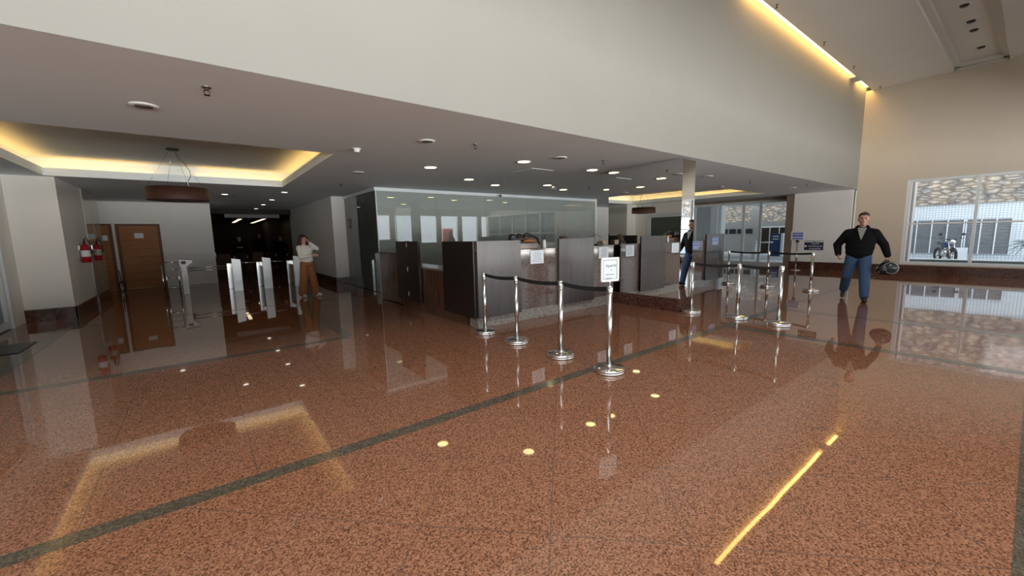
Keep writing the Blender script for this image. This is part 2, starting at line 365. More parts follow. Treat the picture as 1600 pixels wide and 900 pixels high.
# low ceiling with two rectangular openings
T1 = (-2.22, 1.80, 6.82, 11.7); T2 = (13.6, 16.5, 6.15, 10.4)
def slab(x0, x1, y0, y1, holes, z0, z1, mbx):
    xs = sorted({x0, x1, *[h[0] for h in holes], *[h[1] for h in holes]}); ys = sorted({y0, y1, *[h[2] for h in holes], *[h[3] for h in holes]})
    for a, b_ in zip(xs, xs[1:]):
        run = None
        for c, d in zip(ys, ys[1:]):
            cx, cy = (a+b_)/2, (c+d)/2
            if any(h[0] < cx < h[1] and h[2] < cy < h[3] for h in holes): continue
            mbx.box(a, b_, c, d, z0, z1)
    return mbx
struct(slab(-9, 19.3, FY+0.001, 20.6, [T1, T2], ZC, ZC+0.06, MB()).obj('ceiling', 'ceil'))
def tray(n, T, lamp_sides):
    x0, x1, y0, y1 = T; g = 0.22; zt = ZC+0.36
    m = MB()
    # lip, ledge, outer upstand and raised ceiling
    for (a, b_, c, d) in ((x0-.03, x1+.03, y0-.03, y0), (x0-.03, x1+.03, y1, y1+.03), (x0-.03, x0, y0, y1), (x1, x1+.03, y0, y1)): m.box(a, b_, c, d, ZC+.0605, ZC+0.15)
    for (a, b_, c, d) in ((x0-g-.04, x1+g+.04, y0-g-.04, y0-g), (x0-g-.04, x1+g+.04, y1+g, y1+g+.04), (x0-g-.04, x0-g, y0-g, y1+g), (x1+g, x1+g+.04, y0-g, y1+g)): m.box(a, b_, c, d, ZC+.0605, zt)
    m.box(x0-g-.04, x1+g+.04, y0-g-.04, y1+g+.04, zt, zt+.05)
    o = struct(m.obj('ceiling_tray_%d' % n, 'ceil'))
    for k, (a, b_, c, d) in enumerate(((x0, x1, y0-.14, y0-.10), (x0, x1, y1+.10, y1+.14), (x0-.14, x0-.10, y0, y1), (x1+.10, x1+.14, y0, y1))):
        for (p, q) in lamp_sides.get(k, ()):
            if k < 2: a2, b2, c2, d2 = a+(b_-a)*p, a+(b_-a)*q, c, d
            else: a2, b2, c2, d2 = a, b_, c+(d-c)*p, c+(d-c)*q
            t_ = thing('cove_lamp', ('warm cove lamp strip hidden %s the %s ceiling tray' % (('along the near side of', 'along the far side of', 'along the left side of', 'along the right side of')[k].replace(' of', ' of'), ('left', 'entrance')[n-1])), 'lamp', ((a2+b2)/2, (c2+d2)/2, ZC+0.065), group='cove lamps of the ceiling trays')
            hx, hy = (b2-a2)/2, (d2-c2)/2
            MB().box(-hx, hx, -hy, hy, 0.012, 0.04).obj('tube', 'cove', t_); MB().box(-hx, hx, -hy-.01, hy+.01, 0, 0.011).obj('batten', 'white', t_)
    return o
tray(1, T1, {0: [(0, .25), (.85, 1)], 1: [(0.0, .40), (.58, 1)], 2: [(0.1, 1)], 3: [(0, 1)]})
tray(2, T2, {0: [(0.45, 1)], 1: [(0, 1)], 2: [(0, 1)], 3: [(0.2, 1)]})
# high wall above the low zone and the high ceiling, with the lamp slot between them and one long recess
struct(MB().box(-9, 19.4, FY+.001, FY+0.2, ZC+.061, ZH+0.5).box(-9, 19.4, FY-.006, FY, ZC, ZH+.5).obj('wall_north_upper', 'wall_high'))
HR = (-9, 18.0, FY-0.17, FY); RC = (5.2, 18.35-0.2, 0.86, 1.9)
mh = MB(); slab(-9, 18.9, -5.2, FY-0.17, [RC, (-6.0, 5.0, -3.3, 1.3)], ZH, ZH+.08, mh)  # second hole is an added, unseen opening for the overhead fill
struct(mh.obj('ceiling_high', 'ceil_high'))
m = MB(); m.box(-9, 18.9, FY-.21, FY-.17, ZH+.08, ZH+.30); m.box(-9, 18.9, FY-.21, FY, ZH+.30, ZH+.35); m.box(-9, 8.6, FY-.17, FY, ZH, ZH+.3); m.box(16.15, 16.75, FY-.17, FY, ZH+.02, ZH+.30)
struct(m.obj('ceiling_slot', 'ceil_high'))
for a, b_ in ((8.75, 16.1), (16.8, 18.05)):
    t_ = thing('slot_lamp', ('long' if a < 10 else 'short')+' warm lamp strip in the slot where high ceiling meets wall', 'lamp', ((a+b_)/2, FY-.09, ZH+.12))
    h = (b_-a)/2; MB().box(-h, h, -.07, .07, 0, .04).obj('tube', 'slot', t_); MB().box(-h, h, -.077, .077, .042, .175).obj('batten', 'white', t_)
m = MB(); x0, x1, y0, y1 = RC
m.box(x0-.02, x1+.02, y0-.02, y1+.02, ZH+.20, ZH+.25)
for (a, b_, c, d) in ((x0-.02, x1+.02, y0-.02, y0), (x0-.02, x1+.02, y1, y1+.02), (x0-.02, x0, y0, y1), (x1, x1+.02, y0, y1)): m.box(a, b_, c, d, ZH+.08, ZH+.2)
o = struct(m.obj('ceiling_recess', 'ceil_high'))
# inner stepped moulding of the recess
m = MB()
for (a, b_, c, d) in ((x0, x1, y0, y0+.12), (x0, x1, y1-.12, y1), (x0, x0+.12, y0, y1), (x1-.12, x1, y0, y1)): m.box(a, b_, c, d, ZH+.09, ZH+.20)
struct(m.obj('ceiling_recess_moulding', 'ceil_high'))

# window wall on the right, atrium side
WY0, WY1, WZ0, WZ1 = -4.9, 2.64, 0.31, 2.97
m = MB(); m.box(XR+.3, XR+.6, -5.2, WY0, 0, ZH); m.box(XR+.3, XR+.6, WY1, FY, 0, ZH); m.box(XR+.3, XR+.6, WY0, WY1, 0, WZ0); m.box(XR+.3, XR+.6, WY0, WY1, WZ1, ZH)
wr = struct(m.obj('wall_east', 'wall_warm')); wr.location = (-.3, 0, 0)
XW = XR+0.0
def baseboard(name, x0, x1, y0, y1, h=0.27): return struct(MB().box(x0, x1, y0, y1, 0, h, 0.004).obj(name, 'plinth'))
baseboard('baseboard_east', XR-.035, XR, -5.0, FY+.06)
# glazing
wn = struct(bpy.data.objects.new('window_1', None)); C.objects.link(wn); wn.location = (XR+.08, 0, 0)
m = MB()
m.box(-.05, .07, WY0, WY1, WZ0, WZ0+.07); m.box(-.05, .07, WY0, WY1, WZ1-.07, WZ1); m.box(-.052, .072, WY1-.09, WY1+.001, WZ0-.001, WZ1+.001)
for yy in (1.13, -0.38, -1.89, -3.4): m.box(-.06, .07, yy-.035, yy+.035, WZ0, WZ1)
m.box(-.04, .05, WY0, WY1, 1.56, 1.61)
m.obj('window_frame', 'alu', wn)
ys_ = [WY1-.09, 1.13, -0.38, -1.89, -3.4, WY0]
for a, b_ in zip(ys_[1:], ys_): MB().box(0, .01, a+.03, b_-.03, WZ0+.05, WZ1-.05).obj('pane', 'glass', wn)

# low zone, right end: wall, taupe jamb, glazed entrance
struct(MB().box(XR-.05, XR+.4, FY+.08, 5.72, 0, ZC).obj('wall_entrance', 'wall'))
baseboard('baseboard_entrance', XR-.085, XR-.05, FY+.06, 5.76)
struct(MB().box(XR-.04, XR+.9, 5.72, 5.98, 0, ZC-.03).obj('trim_10', 'taupe'))
struct(MB().box(XR+.6, XR+1.1, 5.98, 12.6, ZC-.09, ZC-0.0).obj('trim_11', 'taupe'))
XD = 19.0
wn = struct(bpy.data.objects.new('window_2', None)); C.objects.link(wn); wn.location = (XD, 0, 0)
m = MB(); m.box(-.05, .05, 5.98, 12.5, ZC-.19, ZC-.09); m.box(-.05, .05, 5.98, 12.5, 0, .13)
for yy in (6.03, 7.22, 7.90, 9.08, 10.1, 11.3, 12.45): m.box(-.052, .052, yy-.045, yy+.045, .1, ZC-.1)
m.obj('window_frame', 'alu', wn)
yy = (6.03, 7.22, 7.90, 9.08, 10.1, 11.3, 12.45)
for a, b_ in zip(yy, yy[1:]): MB().box(-.005, .005, a+.045, b_-.045, .13, ZC-.19).obj('pane', 'glass', wn)
struct(MB().box(XR-.1, 19.3, 12.5, 12.7, 0, ZC).obj('wall_northeast', 'wall'))
# south front behind the camera: bays of glazing under a solid wall with a clerestory
m = MB(); m.box(-9, 19, -5.4, -5.2, 2.95, ZH+.1); m.box(-9, 19, -5.4, -5.2, 0, .12)
x = -8.8
while x < 18.9: m.box(x-.2, x+.2, -5.4, -5.2, .12, 2.95); x += 1.75
struct(m.obj('wall_south', 'wall'))
struct(MB().box(-9.2, -9, -5.2, FY, 0, ZH+.1).obj('wall_west_atrium', 'wall'))

# left side: glazed opening wall, pier, long wall with glossy panels, door wall
struct(slab(-9.2, -8.99, FY, 34, [], 0, ZC, MB()).obj('wall_west', 'wall'))
m = MB(); m.box(-3.0, -2.8, 11.35, 11.9, 0, ZC); m.box(-3.0, -2.8, 4.2, 7.0, 0, ZC); m.box(-3.0, -2.8, 7.0, 11.35, 2.35, ZC)
struct(m.obj('wall_left', 'wall'))
struct(MB().box(-3.0, -2.12, 11.9, 15.75, 0, ZC).obj('wall_left_pier', 'wall'))
m = MB(); m.box(-2.83, -2.09, 11.865, 11.9, 0, .235, .003); m.box(-2.12, -2.085, 11.865, 14.0, 0, .235, .003); struct(m.obj('baseboard_left', 'plinth'))
m = MB(); m.box(-2.12, -2.06, 14.0, 15.75, 0, .235, .003); struct(m.obj('baseboard_left_panels', 'plinth'))
wn = struct(bpy.data.objects.new('door_1', None)); C.objects.link(wn); wn.location = (-2.9, 0, 0)
m = MB(); m.box(-.052, .112, 11.22, 11.349, 0, 2.349); m.box(-.05, .11, 7.0, 7.12, 0, 2.35); m.box(-.05, .11, 7.0, 11.35, 2.25, 2.35); m.obj('door_frame', 'alu', wn)
m = MB(); m.box(-.021, .081, 11.1, 11.201, .02, 2.241); m.box(-.02, .08, 9.2, 9.3, .02, 2.24); m.box(-.02, .08, 9.2, 11.2, .02, .14); m.box(-.02, .08, 9.2, 11.2, 2.16, 2.24); m.obj('door_leaf', 'alu', wn)
MB().box(0.02, .03, 9.28, 11.12, .13, 2.18).obj('pane', 'sideglass', wn)
MB().box(0.02, .03, 7.12, 9.2, .02, 2.24).obj('pane', 'sideglass', wn)
# glossy cream wall panels
for k, (a, b_) in enumerate(((13.95, 14.83), (14.86, 15.74))):
    tag(MB().box(-2.115, -2.085, a, b_, .24, ZC-.02, .003).obj('wall_panel', 'glossypanel'), 'glossy cream wall panel '+('nearer the camera, behind the fire extinguishers' if k == 0 else 'at the far end, beside the wooden doors'), 'panel', 'glossy panels on the left wall')
# door wall
YD = 18.0
struct(MB().box(-8.9, 0.43, YD, YD+.25, 0, ZC).obj('wall_doors', 'wall'))
def wooden_door(x0, x1, n, label_side):
    d = struct(bpy.data.objects.new('door_%d' % n, None)); C.objects.link(d); d.location = ((x0+x1)/2, YD, 0); w = (x1-x0)/2
    m = MB(); m.box(-w, -w+.07, -.05, .0, 0, 2.10); m.box(w-.07, w, -.05, .0, 0, 2.10); m.box(-w+.001, w-.001, -.0505, .0, 2.03, 2.101); m.obj('door_frame', 'woodframe', d)
    lf = MB().box(-w+.075, w-.075, -.045, -.003, .01, 2.025).obj('door_leaf', 'wood', d)
    m = MB()
    for k in range(1, 8): m.box(-w+.076, w-.076, -.047, -.0451, k*.256-.004, k*.256+.004)
    m.obj('door_groove', 'line', lf)
    m = MB().lathe([(0, .0), (.022, .0), (.026, .02), (.018, .04), (0, .045)], (-w+.16, -.046, 1.02), 16, Matrix.Rotation(PI/2, 3, 'X')); m.obj('door_knob', 'chrome', lf)
    MB().lathe([(0, 0), (.016, 0), (.016, .008), (0, .008)], (-w+.15, -.046, .93), 12, Matrix.Rotation(PI/2, 3, 'X')).obj('door_lock', 'chrome', lf)
    return d
wooden_door(-2.06, -0.98, 2, '')
# second door on the short return, seen edge-on between panels and pier
wooden_door(-3.22, -2.14, 3, '')
def notice(name, x, y, z, w, h, face, label, lines=6, cat='notice', paper='paper', ink='ink', group=None):
    """sheet of paper hung on a surface; face 'S' looks to -Y, 'W' to -X"""
    t_ = thing(name, label, cat, (x, y, z), 0 if face == 'S' else -PI/2, group)
    MB().box(-w/2, w/2, -.004, -.001, -h/2, h/2).obj('sheet', paper, t_)
    m = MB(); random.seed(int(abs(x*100)+z*10))
    for k in range(lines):
        zz = h/2-(k+1.2)*h/(lines+1.6); l = random.uniform(.45, .8)*w/2; m.box(-l, l, -.006, -.0041, zz-h*.012, zz+h*.012)
    m.obj('writing', ink, t_); return t_
notice('notice', -1.52, YD-.045, 1.72, .22, .16, 'S', 'white notice sheet stuck to the wooden plank door', 2)
# thin white post beside door and dark framed thing at the floor
notice('notice', -2.36, YD-.045, 1.66, .20, .16, 'S', 'white notice sheet on the half hidden second wooden door', 2)
# lobby beyond
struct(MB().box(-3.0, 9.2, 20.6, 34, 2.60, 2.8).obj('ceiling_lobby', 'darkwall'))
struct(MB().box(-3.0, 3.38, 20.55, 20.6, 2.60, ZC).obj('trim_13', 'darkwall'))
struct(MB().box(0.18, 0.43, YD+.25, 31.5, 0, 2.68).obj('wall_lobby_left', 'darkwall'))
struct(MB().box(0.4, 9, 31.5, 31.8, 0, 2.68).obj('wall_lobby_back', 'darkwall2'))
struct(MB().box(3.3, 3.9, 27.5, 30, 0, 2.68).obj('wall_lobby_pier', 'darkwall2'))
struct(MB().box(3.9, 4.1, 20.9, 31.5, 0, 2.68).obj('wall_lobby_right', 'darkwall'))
# wall the woman stands by, with its pier
struct(MB().box(3.40, 4.4, 13.6, 20.9, 0, ZC).obj('wall_right_passage', 'wall'))
m = MB(); m.box(3.365, 3.40, 13.565, 20.9, 0, .25, .003); m.box(3.40, 3.79, 13.565, 13.6, 0, .25, .003); struct(m.obj('baseboard_passage', 'plinth'))
# far north closing walls behind the glass office
struct(MB().box(4.4, 19.0, 13.8, 14.0, 0, ZC).obj('wall_north', 'wall'))

# ------------------------------------------------------------------ glass office
gy = 10.72; gx0, gx1 = 3.80, 12.45
wn = struct(bpy.data.objects.new('window_3', None)); C.objects.link(wn); wn.location = (gx0, gy, 0)
m = MB()
q = (gx1-gx0)/5
for k in range(5): m.box(k*q+.002, (k+1)*q-.002, 0, .02, 0.01, ZC-.085)
m.obj('pane', 'backglass', wn)
wn2 = struct(bpy.data.objects.new('window_4', None)); C.objects.link(wn2); wn2.location = (gx0, gy, 0)
m = MB()
for k in range(2): m.box(-.01, .01, .022+k*1.42, (k+1)*1.42+.018, 0.01, ZC-.085)
m.obj('pane', 'sideglass', wn2)
m = MB().box(-.04, gx1-gx0, -.03, .05, ZC-.085, ZC-.001, .003); m.box(-.04, .04, .05, 2.86, ZC-.085, ZC-.001, .003); m.box(-.012, .012, -.012, .012, 0.0, ZC-.085)
m.obj('window_frame', 'alu', wn)
struct(MB().box(gx1, gx1+.1, gy-.03, 13.8, 0, ZC).obj('wall_office_end', 'wall'))

# ------------------------------------------------------------------ mirror-clad column
t_ = thing('mirror_clad_column', 'square column clad in full height mirror on a red granite plinth', 'column', (7.0, 3.98, 0))
cx, cy = .44, 1.66
MB().box(.01, cx-.01, .01, cy-.01, .0, ZC-.002).obj('core', 'white', t_)
MB().box(-.012, cx+.012, -.012, cy+.012, 0, .245, .003).obj('plinth', 'plinth', t_)
MB().box(0, .009, 0, cy, .247, ZC-.004).obj('mirror_panel', 'mirror', t_)
MB().box(.0095, cx, 0, .009, .247, ZC-.004).obj('mirror_panel', 'mirror', t_)

# ------------------------------------------------------------------ reception counter
CY = 5.37; CX0 = 3.42; ZP = 1.41; ZG = 1.245
ct = thing('reception_counter', 'long polished brown granite reception counter on a pale granite plinth', 'counter', (CX0, CY, 0))
def gl(x0, x1, name='granite_front'):
    MB().box(x0-CX0, x1-CX0, .032, .30, .2, ZG-.03, .002).obj(name, 'granite', ct)
gl(CX0+.04, 6.88)
gl(7.47, 11.5)
MB().box(.04, 6.90-CX0, .03, .36, ZG-.03, ZG, .004).obj('counter_top', 'granite', ct)
MB().box(7.47-CX0, 8.1, .03, .36, ZG-.03, ZG, .004).obj('counter_top', 'granite', ct)
MB().box(.05, 6.88-CX0, .05, .30, 0, .199).obj('plinth', 'palegranite', ct)
MB().box(7.47-CX0, 8.08, .05, .30, 0, .199).obj('plinth', 'palegranite', ct)
dk = thing('work_desk', 'brown work desk hidden behind the left part of the granite counter', 'desk', (CX0, CY, 0)); MB().box(.56, 2.0, .37, .55, .70, .74, .004).obj('desk_top', 'browndesk', dk); MB().box(.6, 1.96, .37, .39, 0, .70).obj('modesty_panel', 'browndesk', dk)
dk = thing('work_desk', 'brown work desk right of the mirrored column carrying a monitor', 'desk', (7.6, CY, 0)); MB().box(0, 3.8, .37, .95, .70, .74, .004).obj('desk_top', 'browndesk', dk); MB().box(0, 3.8, .37, .39, 0, .70).obj('modesty_panel', 'browndesk', dk)
# left return, towards the glass office
sc_ = thing('side_counter', 'lower side counter with pale top between the dark panels', 'counter', (CX0, CY, 0)); MB().box(.03, .5, .40, 3.15, .87, .905, .004).obj('counter_top', 'palegranite', sc_)
MB().box(.05, .46, .40, 3.12, 0, .869, .003).obj('front', 'browndesk', sc_)
def panel(lbl, x0, x1, y0, y1, hinges=False):
    t_ = thing('privacy_panel', lbl, 'panel', ((x0+x1)/2, (y0+y1)/2, .17), group='dark panels of the reception desk'); a, b_ = (x1-x0)/2, (y1-y0)/2
    MB().box(-a, a, -b_, b_, 0, ZP-.17, .002).obj('board', 'laminate' if b_ < .1 else 'laminate_edge_and_shade', t_)  # left-facing boards: same laminate with shade put into the colour
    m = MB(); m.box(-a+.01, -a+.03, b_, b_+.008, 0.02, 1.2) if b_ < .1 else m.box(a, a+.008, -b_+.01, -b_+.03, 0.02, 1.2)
    m.obj('bracket', 'laminate_edge_and_shade', t_)
    if hinges:
        for z in (.10, .62, 1.12): MB().box(-a-.004, -a, -.03, .0, z, z+.09, .001).obj('handle_slot', 'paper', t_)
    return t_
panel('wide dark panel at the left corner of the reception, behind the stanchions', CX0+.025, 4.33, CY-.02, CY+.02)
panel('dark panel between the two granite bays of the reception counter', 5.24, 6.21, CY-.02, CY+.02)
pE = panel('dark panel with a blue sticker, right of the mirrored column', 10.72, 11.72, CY-.02, CY+.02)
o = panel('end panel facing left, darkened as in shade, at the near corner of the reception', CX0-.02, CX0+.02, CY+.03, CY+1.05); o['category'] = 'panel'
panel('narrow panel darkened as in shade, with three small white slots, near the glass office', CX0-.02, CX0+.02, 7.42, 8.55, True)
t_ = thing('low_cabinet', 'low brown wooden cabinet in front of the glass office corner', 'cabinet', (3.46, 8.56, 0))
MB().box(0, .45, 0, 1.2, .02, 1.13, .004).obj('body', 'browndesk', t_); MB().box(-.01, .46, -.0, 1.21, 1.131, 1.155, .002).obj('top', 'laminate_edge_and_shade', t_)
MB().box(-.008, -.001, .05, .58, .08, 1.08, .002).obj('door', 'browndesk', t_); MB().box(-.008, -.001, .62, 1.15, .08, 1.08, .002).obj('door', 'browndesk', t_)
notice('notice', 4.74, CY+.03, 1.10, .31, .235, 'S', 'white printed sheet on the left granite bay of the counter', 7)
notice('notice', 6.56, CY+.03, 1.10, .30, .235, 'S', 'white printed sheet on the granite bay nearest the column', 8)
def sticker(x, y, z, label):
    t_ = thing('sticker', label, 'sticker', (x, y, z), 0)
    MB().box(-.165, .165, -.004, -.001, -.105, .105, .0008).obj('sheet', 'paleblue', t_)
    m = MB(); m.box(-.13, .13, -.006, -.0041, -.02, .03); m.box(-.13, -.06, -.006, -.0041, -.085, -.06); m.box(.05, .13, -.006, -.0041, -.085, -.06); m.box(-.13, .13, -.006, -.0041, .06, .09); m.obj('printing', 'blue', t_)
    text('lettering', 'FAVOR', .05, 'paleblue', t_, (0, -.0065, .004), ROT_S, .0005)
sticker(11.18, CY-.021, 1.22, 'blue and white sticker high on the dark panel right of the column')
sticker(10.25, CY+.029, 1.13, 'blue and white sticker on the granite just right of the mirrored column')
# things on the counter
tag(MB().box(-.25, .25, -.10, .10, 0, .10, .006).obj('document_tray', 'browndesk'), 'reddish brown tray on the left granite bay of the counter', 'tray').location = (4.62, 5.62, ZG)
def bag(name, c, r, m_, label, cat, seed):
    random.seed(seed); mb = MB()
    for k in range(9): mb.ell((random.uniform(-.6, .6)*r[0], random.uniform(-.5, .5)*r[1], random.uniform(.25, .75)*r[2]), (r[0]*random.uniform(.3, .5), r[1]*random.uniform(.4, .6), r[2]*random.uniform(.25, .4)))
    mb.ell((0, 0, r[2]*.3), (r[0], r[1], r[2]*.32))
    o = remeshed(mb, name, m_, None, .012, 2); o.location = c; return tag(o, label, cat)
bag('bag', (4.44, 5.62, ZG+.135), (.17, .10, .15), 'black', 'crumpled black bag on the left of the brown tray', 'bag', 1)
bag('cloth_bundle', (4.74, 5.62, ZG+.115), (.18, .09, .07), 'tan', 'rust coloured cloth bundle on the brown tray', 'cloth', 2)
mb = MB(); mb.tube([(4.62, 5.61, ZG+.23), (4.66, 5.61, ZG+.255), (4.80, 5.61, ZG+.24), (4.93, 5.61, ZG+.19), (4.99, 5.61, ZG+.07)], [.03, .035, .028, .02, .012], 8)
tag(mb.obj('cable_bundle', 'black'), 'black strap draped over the rust cloth bundle on the tray', 'strap')
t_ = thing('sanitizer_bottle', 'clear pump bottle of hand gel on the counter beside the dark panel', 'bottle', (4.98, 5.47, ZG))
MB().lathe([(0, 0), (.034, 0), (.036, .01), (.036, .12), (.03, .145), (.012, .155), (.012, .165), (0, .165)], n=24).obj('body', mat('gel_bottle', (.55, .56, .5), .15), t_)
MB().lathe([(0, .16), (.014, .16), (.014, .18), (.006, .182), (.006, .20), (.02, .205), (.02, .22), (0, .22)], n=16).box(-.045, .0, -.008, .008, .205, .218).obj('pump', 'black', t_)
def monitor(loc, rz, label):
    t_ = thing('monitor', label, 'monitor', loc, rz)
    MB().box(-.27, .27, -.015, .015, .12, .46, .006).obj('screen', 'black', t_); MB().box(-.03, .03, 0.012, .03, .01, .25, .003).obj('stand', 'black', t_); MB().box(-.12, .12, -.07, .09, 0, .012, .003).obj('base', 'black', t_)
monitor((10.35, 6.1, .98), .0, 'black monitor behind the counter right of the mirrored column')
tag(MB().box(-.3, .3, -.2, .2, 0, .239, .004).obj('monitor_shelf', 'laminate_edge_and_shade'), 'dark raised shelf under the monitor right of the column', 'shelf').location = (10.35, 6.1, .741)
t_ = thing('telephone', 'black desk telephone on the counter near the column', 'telephone', (6.62, 5.60, ZG))
MB().box(-.1, .1, -.08, .08, 0, .03, .008).obj('body', 'black', t_); MB().tube([(-.08, -.05, .05), (-.05, -.05, .065), (.05, -.05, .065), (.08, -.05, .05)], .016, 8).obj('handset', 'black', t_)
tag(MB().tube([(6.40, 5.62, ZG+.01), (6.40, 5.64, ZG+.10), (6.46, 5.66, ZG+.19), (6.58, 5.66, ZG+.225), (6.70, 5.64, ZG+.20), (6.76, 5.62, ZG+.16)], .004, 6).obj('lamp_cable', 'black'), 'thin black looped cable above the telephone', 'cable')
tag(MB().box(-.07, .07, -.05, .05, 0, .10, .004).obj('cardboard_box', mat('beige_card', (.45, .34, .25), .7)), 'small beige box on the counter beside the telephone', 'box').location = (6.80, 5.62, ZG)

# ------------------------------------------------------------------ stanchions
def stanchion(label, loc, group):
    t_ = thing('stanchion', label, 'stanchion', loc, 0, group)
    MB().lathe([(0, 0), (.165, 0), (.17, .004), (.17, .018), (.164, .022), (.17, .026), (.17, .042), (.16, .052), (.05, .066), (.034, .07), (.034, .08), (0, .08)], n=48).obj('base', 'chrome', t_)
    MB().lathe([(0, .07), (.029, .07), (.029, .86), (0, .86)], n=24).obj('pole', 'steel', t_)
    MB().lathe([(0, .861), (.033, .861), (.034, .87), (.034, .93), (.028, .94), (0, .942)], n=24).obj('head', 'chrome', t_)
    return t_
SA = [(3.38, 5.08), (3.40, 4.32), (3.40, 3.45), (3.41, 2.72)]
SB = [(7.12, 3.79), (7.19, 3.01), (7.12, 2.36)]
SC = [(11.77, 5.22), (11.77, 4.22), (11.62, 3.22)]
la = ['steel belt stanchion farthest left, close to the dark counter corner', 'steel belt stanchion second from the left, before the dark corner panel', 'steel belt stanchion in the near row, next to the one carrying the frame', 'nearest steel stanchion, carrying a white framed notice on its top']
lb = ['steel belt stanchion in front of the mirrored column', 'middle steel stanchion of the row beside the mirrored column', 'steel stanchion at the near end of the row beside the mirrored column']
lc = ['steel stanchion standing before the glass entrance, left end of the far row', 'middle steel stanchion of the far row before the entrance', 'steel stanchion of the far row carrying a navy sign on top']
def belt(p, q, label, grp):
    a, b_ = Vector((*p, .905)), Vector((*q, .905)); d = (b_-a).normalized(); a2 = a+d*.036; b2 = b_-d*.036; n = Vector((-d.y, d.x, 0)); m = MB(); K = 10
    ln = (b2-a2).length
    up, dn = [], []
    vs = []
    for k in range(K+1):
        u = k/K; c = a2+d*ln*u-Vector((0, 0, .022*4*u*(1-u)))
        vs.append([m.bm.verts.new(c+n*s_*.0012+Vector((0, 0, h))) for s_, h in ((-1, -.024), (1, -.024), (1, .024), (-1, .024))])
    for r1, r2 in zip(vs, vs[1:]):
        for i in range(4): m.bm.faces.new([r1[i], r1[(i+1) % 4], r2[(i+1) % 4], r2[i]])
    m.bm.faces.new(vs[0]); m.bm.faces.new(vs[-1][::-1])
    o = m.obj('barrier_belt', 'belt'); tag(o, label, 'belt', grp); return o
for row, lab, grp, ww in ((SA, la, 'stanchions of the near row', 'near'), (SB, lb, 'stanchions of the row by the column', 'column'), (SC, lc, 'stanchions of the far row', 'far')):
    for (x, y), l in zip(row, lab): stanchion(l, (x, y, 0), grp)
    for k, (p, q) in enumerate(zip(row, row[1:])):
        pos = {('near', 0): 'black barrier belt of the near row, its farthest span by the counter corner', ('near', 1): 'black barrier belt of the near row, its middle span', ('near', 2): 'black barrier belt ending at the stanchion with the white frame',
               ('column', 0): 'black barrier belt starting at the stanchion by the mirrored column', ('column', 1): 'black barrier belt at the near end of the row by the column',
               ('far', 0): 'black barrier belt of the far row, left span before the entrance glass', ('far', 1): 'black barrier belt of the far row, ending at the navy sign'}[(ww, k)]
        belt(p, q, pos, 'barrier belts')
# framed notice on the nearest stanchion
t_ = thing('framed_notice', 'white framed notice reading Aguarde on the nearest stanchion', 'sign', (3.41, 2.72, .942), math.radians(-12))
MB().tube([(0, 0, 0), (0, 0, .05)], .008, 10).obj('stem', 'steel', t_)
m = MB(); w, z0, z1 = .118, .045, .30
for (a, b_, c, d) in ((-w, w, z0, z0+.022), (-w, w, z1-.022, z1), (-w, -w+.02, z0, z1), (w-.02, w, z0, z1)): m.box(a, b_, -.008, .008, c, d, .002)
m.obj('frame', 'white', t_); MB().box(-w+.018, w-.018, -.002, .004, z0+.02, z1-.02).obj('sheet', mat('pale_green_sheet', (.62, .70, .68), .4), t_)
text('lettering', 'Aguarde', .042, 'ink', t_, (.01, -.003, .215), ROT_S, .0006); text('lettering', 'V', .03, 'ink', t_, (.01, -.003, .165), ROT_S, .0006)
MB().box(-.06, .02, -.004, -.0021, .078, .084).box(-.06, .05, -.004, -.0021, .118, .124).box(-.09, -.087, -.004, -.0021, .07, .275).box(.087, .09, -.004, -.0021, .07, .275).box(-.087, .087, -.004, -.0021, .272, .275).box(-.087, .087, -.004, -.0021, .07, .073).obj('text_line', 'ink', t_)
# navy sign on a far stanchion and the sign on its own stand near the wall
t_ = thing('navy_sign', 'navy sign with three lines of white lettering on a far stanchion', 'sign', (11.62, 3.22, .942), 0)
MB().tube([(0, 0, 0), (0, 0, .06)], .008, 8).obj('stem', 'steel', t_)
MB().box(-.012, .012, -.19, .19, .045, .235, .003).obj('plate', 'navy', t_); MB().box(-.02, .02, -.19, .19, .255, .275, .002).box(-.008, .008, -.02, .02, .23, .26).obj('top_rail', 'steel', t_)
for s_, z, w_ in (('FAVOR', .20, .15), ('IDENTIFICAR-SE', .14, .27), ('NA RECEPÇÃO', .08, .23)): text('lettering', s_, .04, 'paper', t_, (-.0135, -.03, z), ROT_W, .0006, width=w_)
MB().lathe([(0, 0), (.022, 0), (.022, .001), (0, .001)], (-.0125, .16, .14), 16, Matrix.Rotation(-PI/2, 3, 'Y')).obj('emblem', 'paper', t_)
t_ = thing('sign_stand', 'steel pole stand with a pale blue sign, near the entrance wall', 'sign', (17.2, 5.27, 0))
MB().lathe([(0, 0), (.16, 0), (.16, .02), (.03, .035), (0, .035)], n=32).obj('base', 'chrome', t_); MB().lathe([(0, .03), (.024, .03), (.024, 1.06), (0, 1.06)], n=16).obj('pole', 'steel', t_)
MB().box(-.03, .03, -.05, .05, 1.03, 1.10, .004).obj('clamp', 'black', t_); MB().box(-.012, .012, -.21, .21, 1.09, 1.42, .006).obj('plate', 'paper', t_)
m = MB()
for z0, z1 in ((1.31, 1.365), (1.215, 1.285), (1.13, 1.18)): m.box(-.014, -.0125, -.165, .165, z0, z1)
m.obj('blue_stripe', 'blue', t_)
for s_, z in (('POR FAVOR', 1.337), ('IDENTIFIQUE-SE', 1.25), ('NA RECEPÇÃO', 1.155)): text('lettering', s_, .035, 'paleblue', t_, (-.0145, -.02, z), ROT_W, .0005, width=.22)

